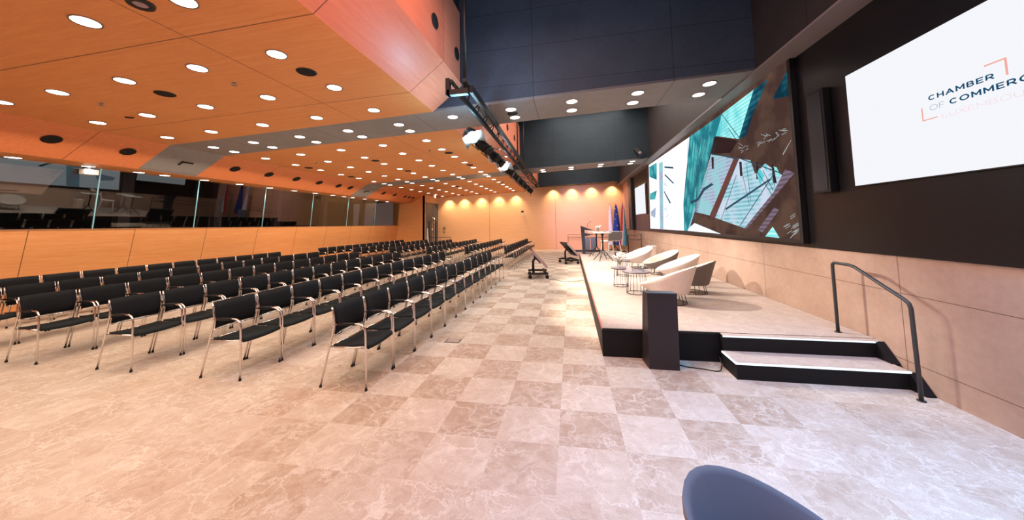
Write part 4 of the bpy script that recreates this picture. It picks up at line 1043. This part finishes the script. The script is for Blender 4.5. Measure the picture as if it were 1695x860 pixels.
area((-.9, 2.6, 2.9), (-2.6, 3.6, 4.3), 26, 1.0, 2.5, (1, .46, .32)).visible_glossy = False  # added salmon fill aimed up at the sloped bulkhead, unseen source
area((-5.5, 9.0, .95), (-5.5, 9.0, 4), 150, 7, 12, (1, .88, .70)).visible_glossy = False  # added uplight brightening the wood ceiling, no source stands there
area((.6, 10.3, 6.2), (.6, 10.3, 0), 360, 3, 5.5, (1, .88, .80))  # added overhead fill for stage and aisle, no fixture in the void
area((.3, 17.8, 6.2), (.3, 17.8, 0), 240, 3, 5, (1, .84, .78))  # added overhead fill for the far end, also without a fixture
area((.3, 1.6, 5.9), (.5, 5.9, 5.0), 70, 3, 1.5, (.5, .72, 1))  # added bluish fill on the near beam face
area((-9.2, 9.5, 2.9), (-11.4, 9.5, .9), 175, 16, .5, (1, .84, .66)).visible_glossy = False  # added strip fill washing the lower wood panels, no such lamp
aim((-.5, 14.0, 3.9), (.8, 22.1, 1.6), 2000, R(44), .9, (.88, .64, 1), .15)  # added lavender spot tinting the back wall, no such fitting
aim((-3.5, 13.0, 3.7), (-5.5, 22.1, 1.4), 900, R(60), .9, (1, .86, .6), .15)
area((-11.75, 4.6, 3.22), (-11.85, 4.8, 2.4), 7, .3, 3, (1, .82, .66)).visible_glossy = False  # added lamp inside the unlit booth, showing the stand-in board
l = bpy.data.lights.new('glow', 'POINT'); l.energy = 28; l.color = (.25, .68, 1); l.shadow_soft_size = .25  # added cyan point tinting the near beam face, no lamp there
q = bpy.data.objects.new('glow', l); COL.objects.link(q); q.location = (-1.0, 5.0, 4.5)
w = bpy.data.worlds.new('World'); sc.world = w; w.use_nodes = True
w.node_tree.nodes['Background'].inputs[0].default_value = (.5, .42, .4, 1); w.node_tree.nodes['Background'].inputs[1].default_value = .25

# ---------------------------------------------------------------- camera
f_px, cy_, rr_, pp_, yy_ = 543.24, 331.44, -0.01638, -0.07302, 0.17523
def Rm():
    cr, sr, cp, sp_, cyw, syw = cos(rr_), sin(rr_), cos(pp_), sin(pp_), cos(yy_), sin(yy_)
    B = Matrix(((1, 0, 0), (0, 0, -1), (0, 1, 0)))
    Ry = Matrix(((cyw, 0, syw), (0, 1, 0), (-syw, 0, cyw))); Rp = Matrix(((1, 0, 0), (0, cp, -sp_), (0, sp_, cp))); Rr = Matrix(((cr, -sr, 0), (sr, cr, 0), (0, 0, 1)))
    return Rr @ Rp @ Ry @ B
Rc = Rm()
cd = bpy.data.cameras.new('camera'); cd.sensor_width = 36; cd.sensor_fit = 'HORIZONTAL'; cd.lens = 36 * f_px / 1695; cd.shift_y = (cy_ - 430) / 1695; cd.clip_start = .05
co = bpy.data.objects.new('camera', cd); COL.objects.link(co)
mt = Matrix((Rc[0], -Rc[1], -Rc[2])).transposed().to_4x4(); mt.translation = (0, 0, 1.704); co.matrix_world = mt
sc.camera = co
sc.view_settings.view_transform = 'Standard'; sc.view_settings.look = 'None'; sc.view_settings.exposure = 0.0; sc.view_settings.gamma = 1.0
sc.cycles.max_bounces = 6; sc.cycles.diffuse_bounces = 3; sc.cycles.glossy_bounces = 3; sc.cycles.transparent_max_bounces = 6
sc.cycles.sample_clamp_indirect = 4; sc.cycles.use_denoising = True
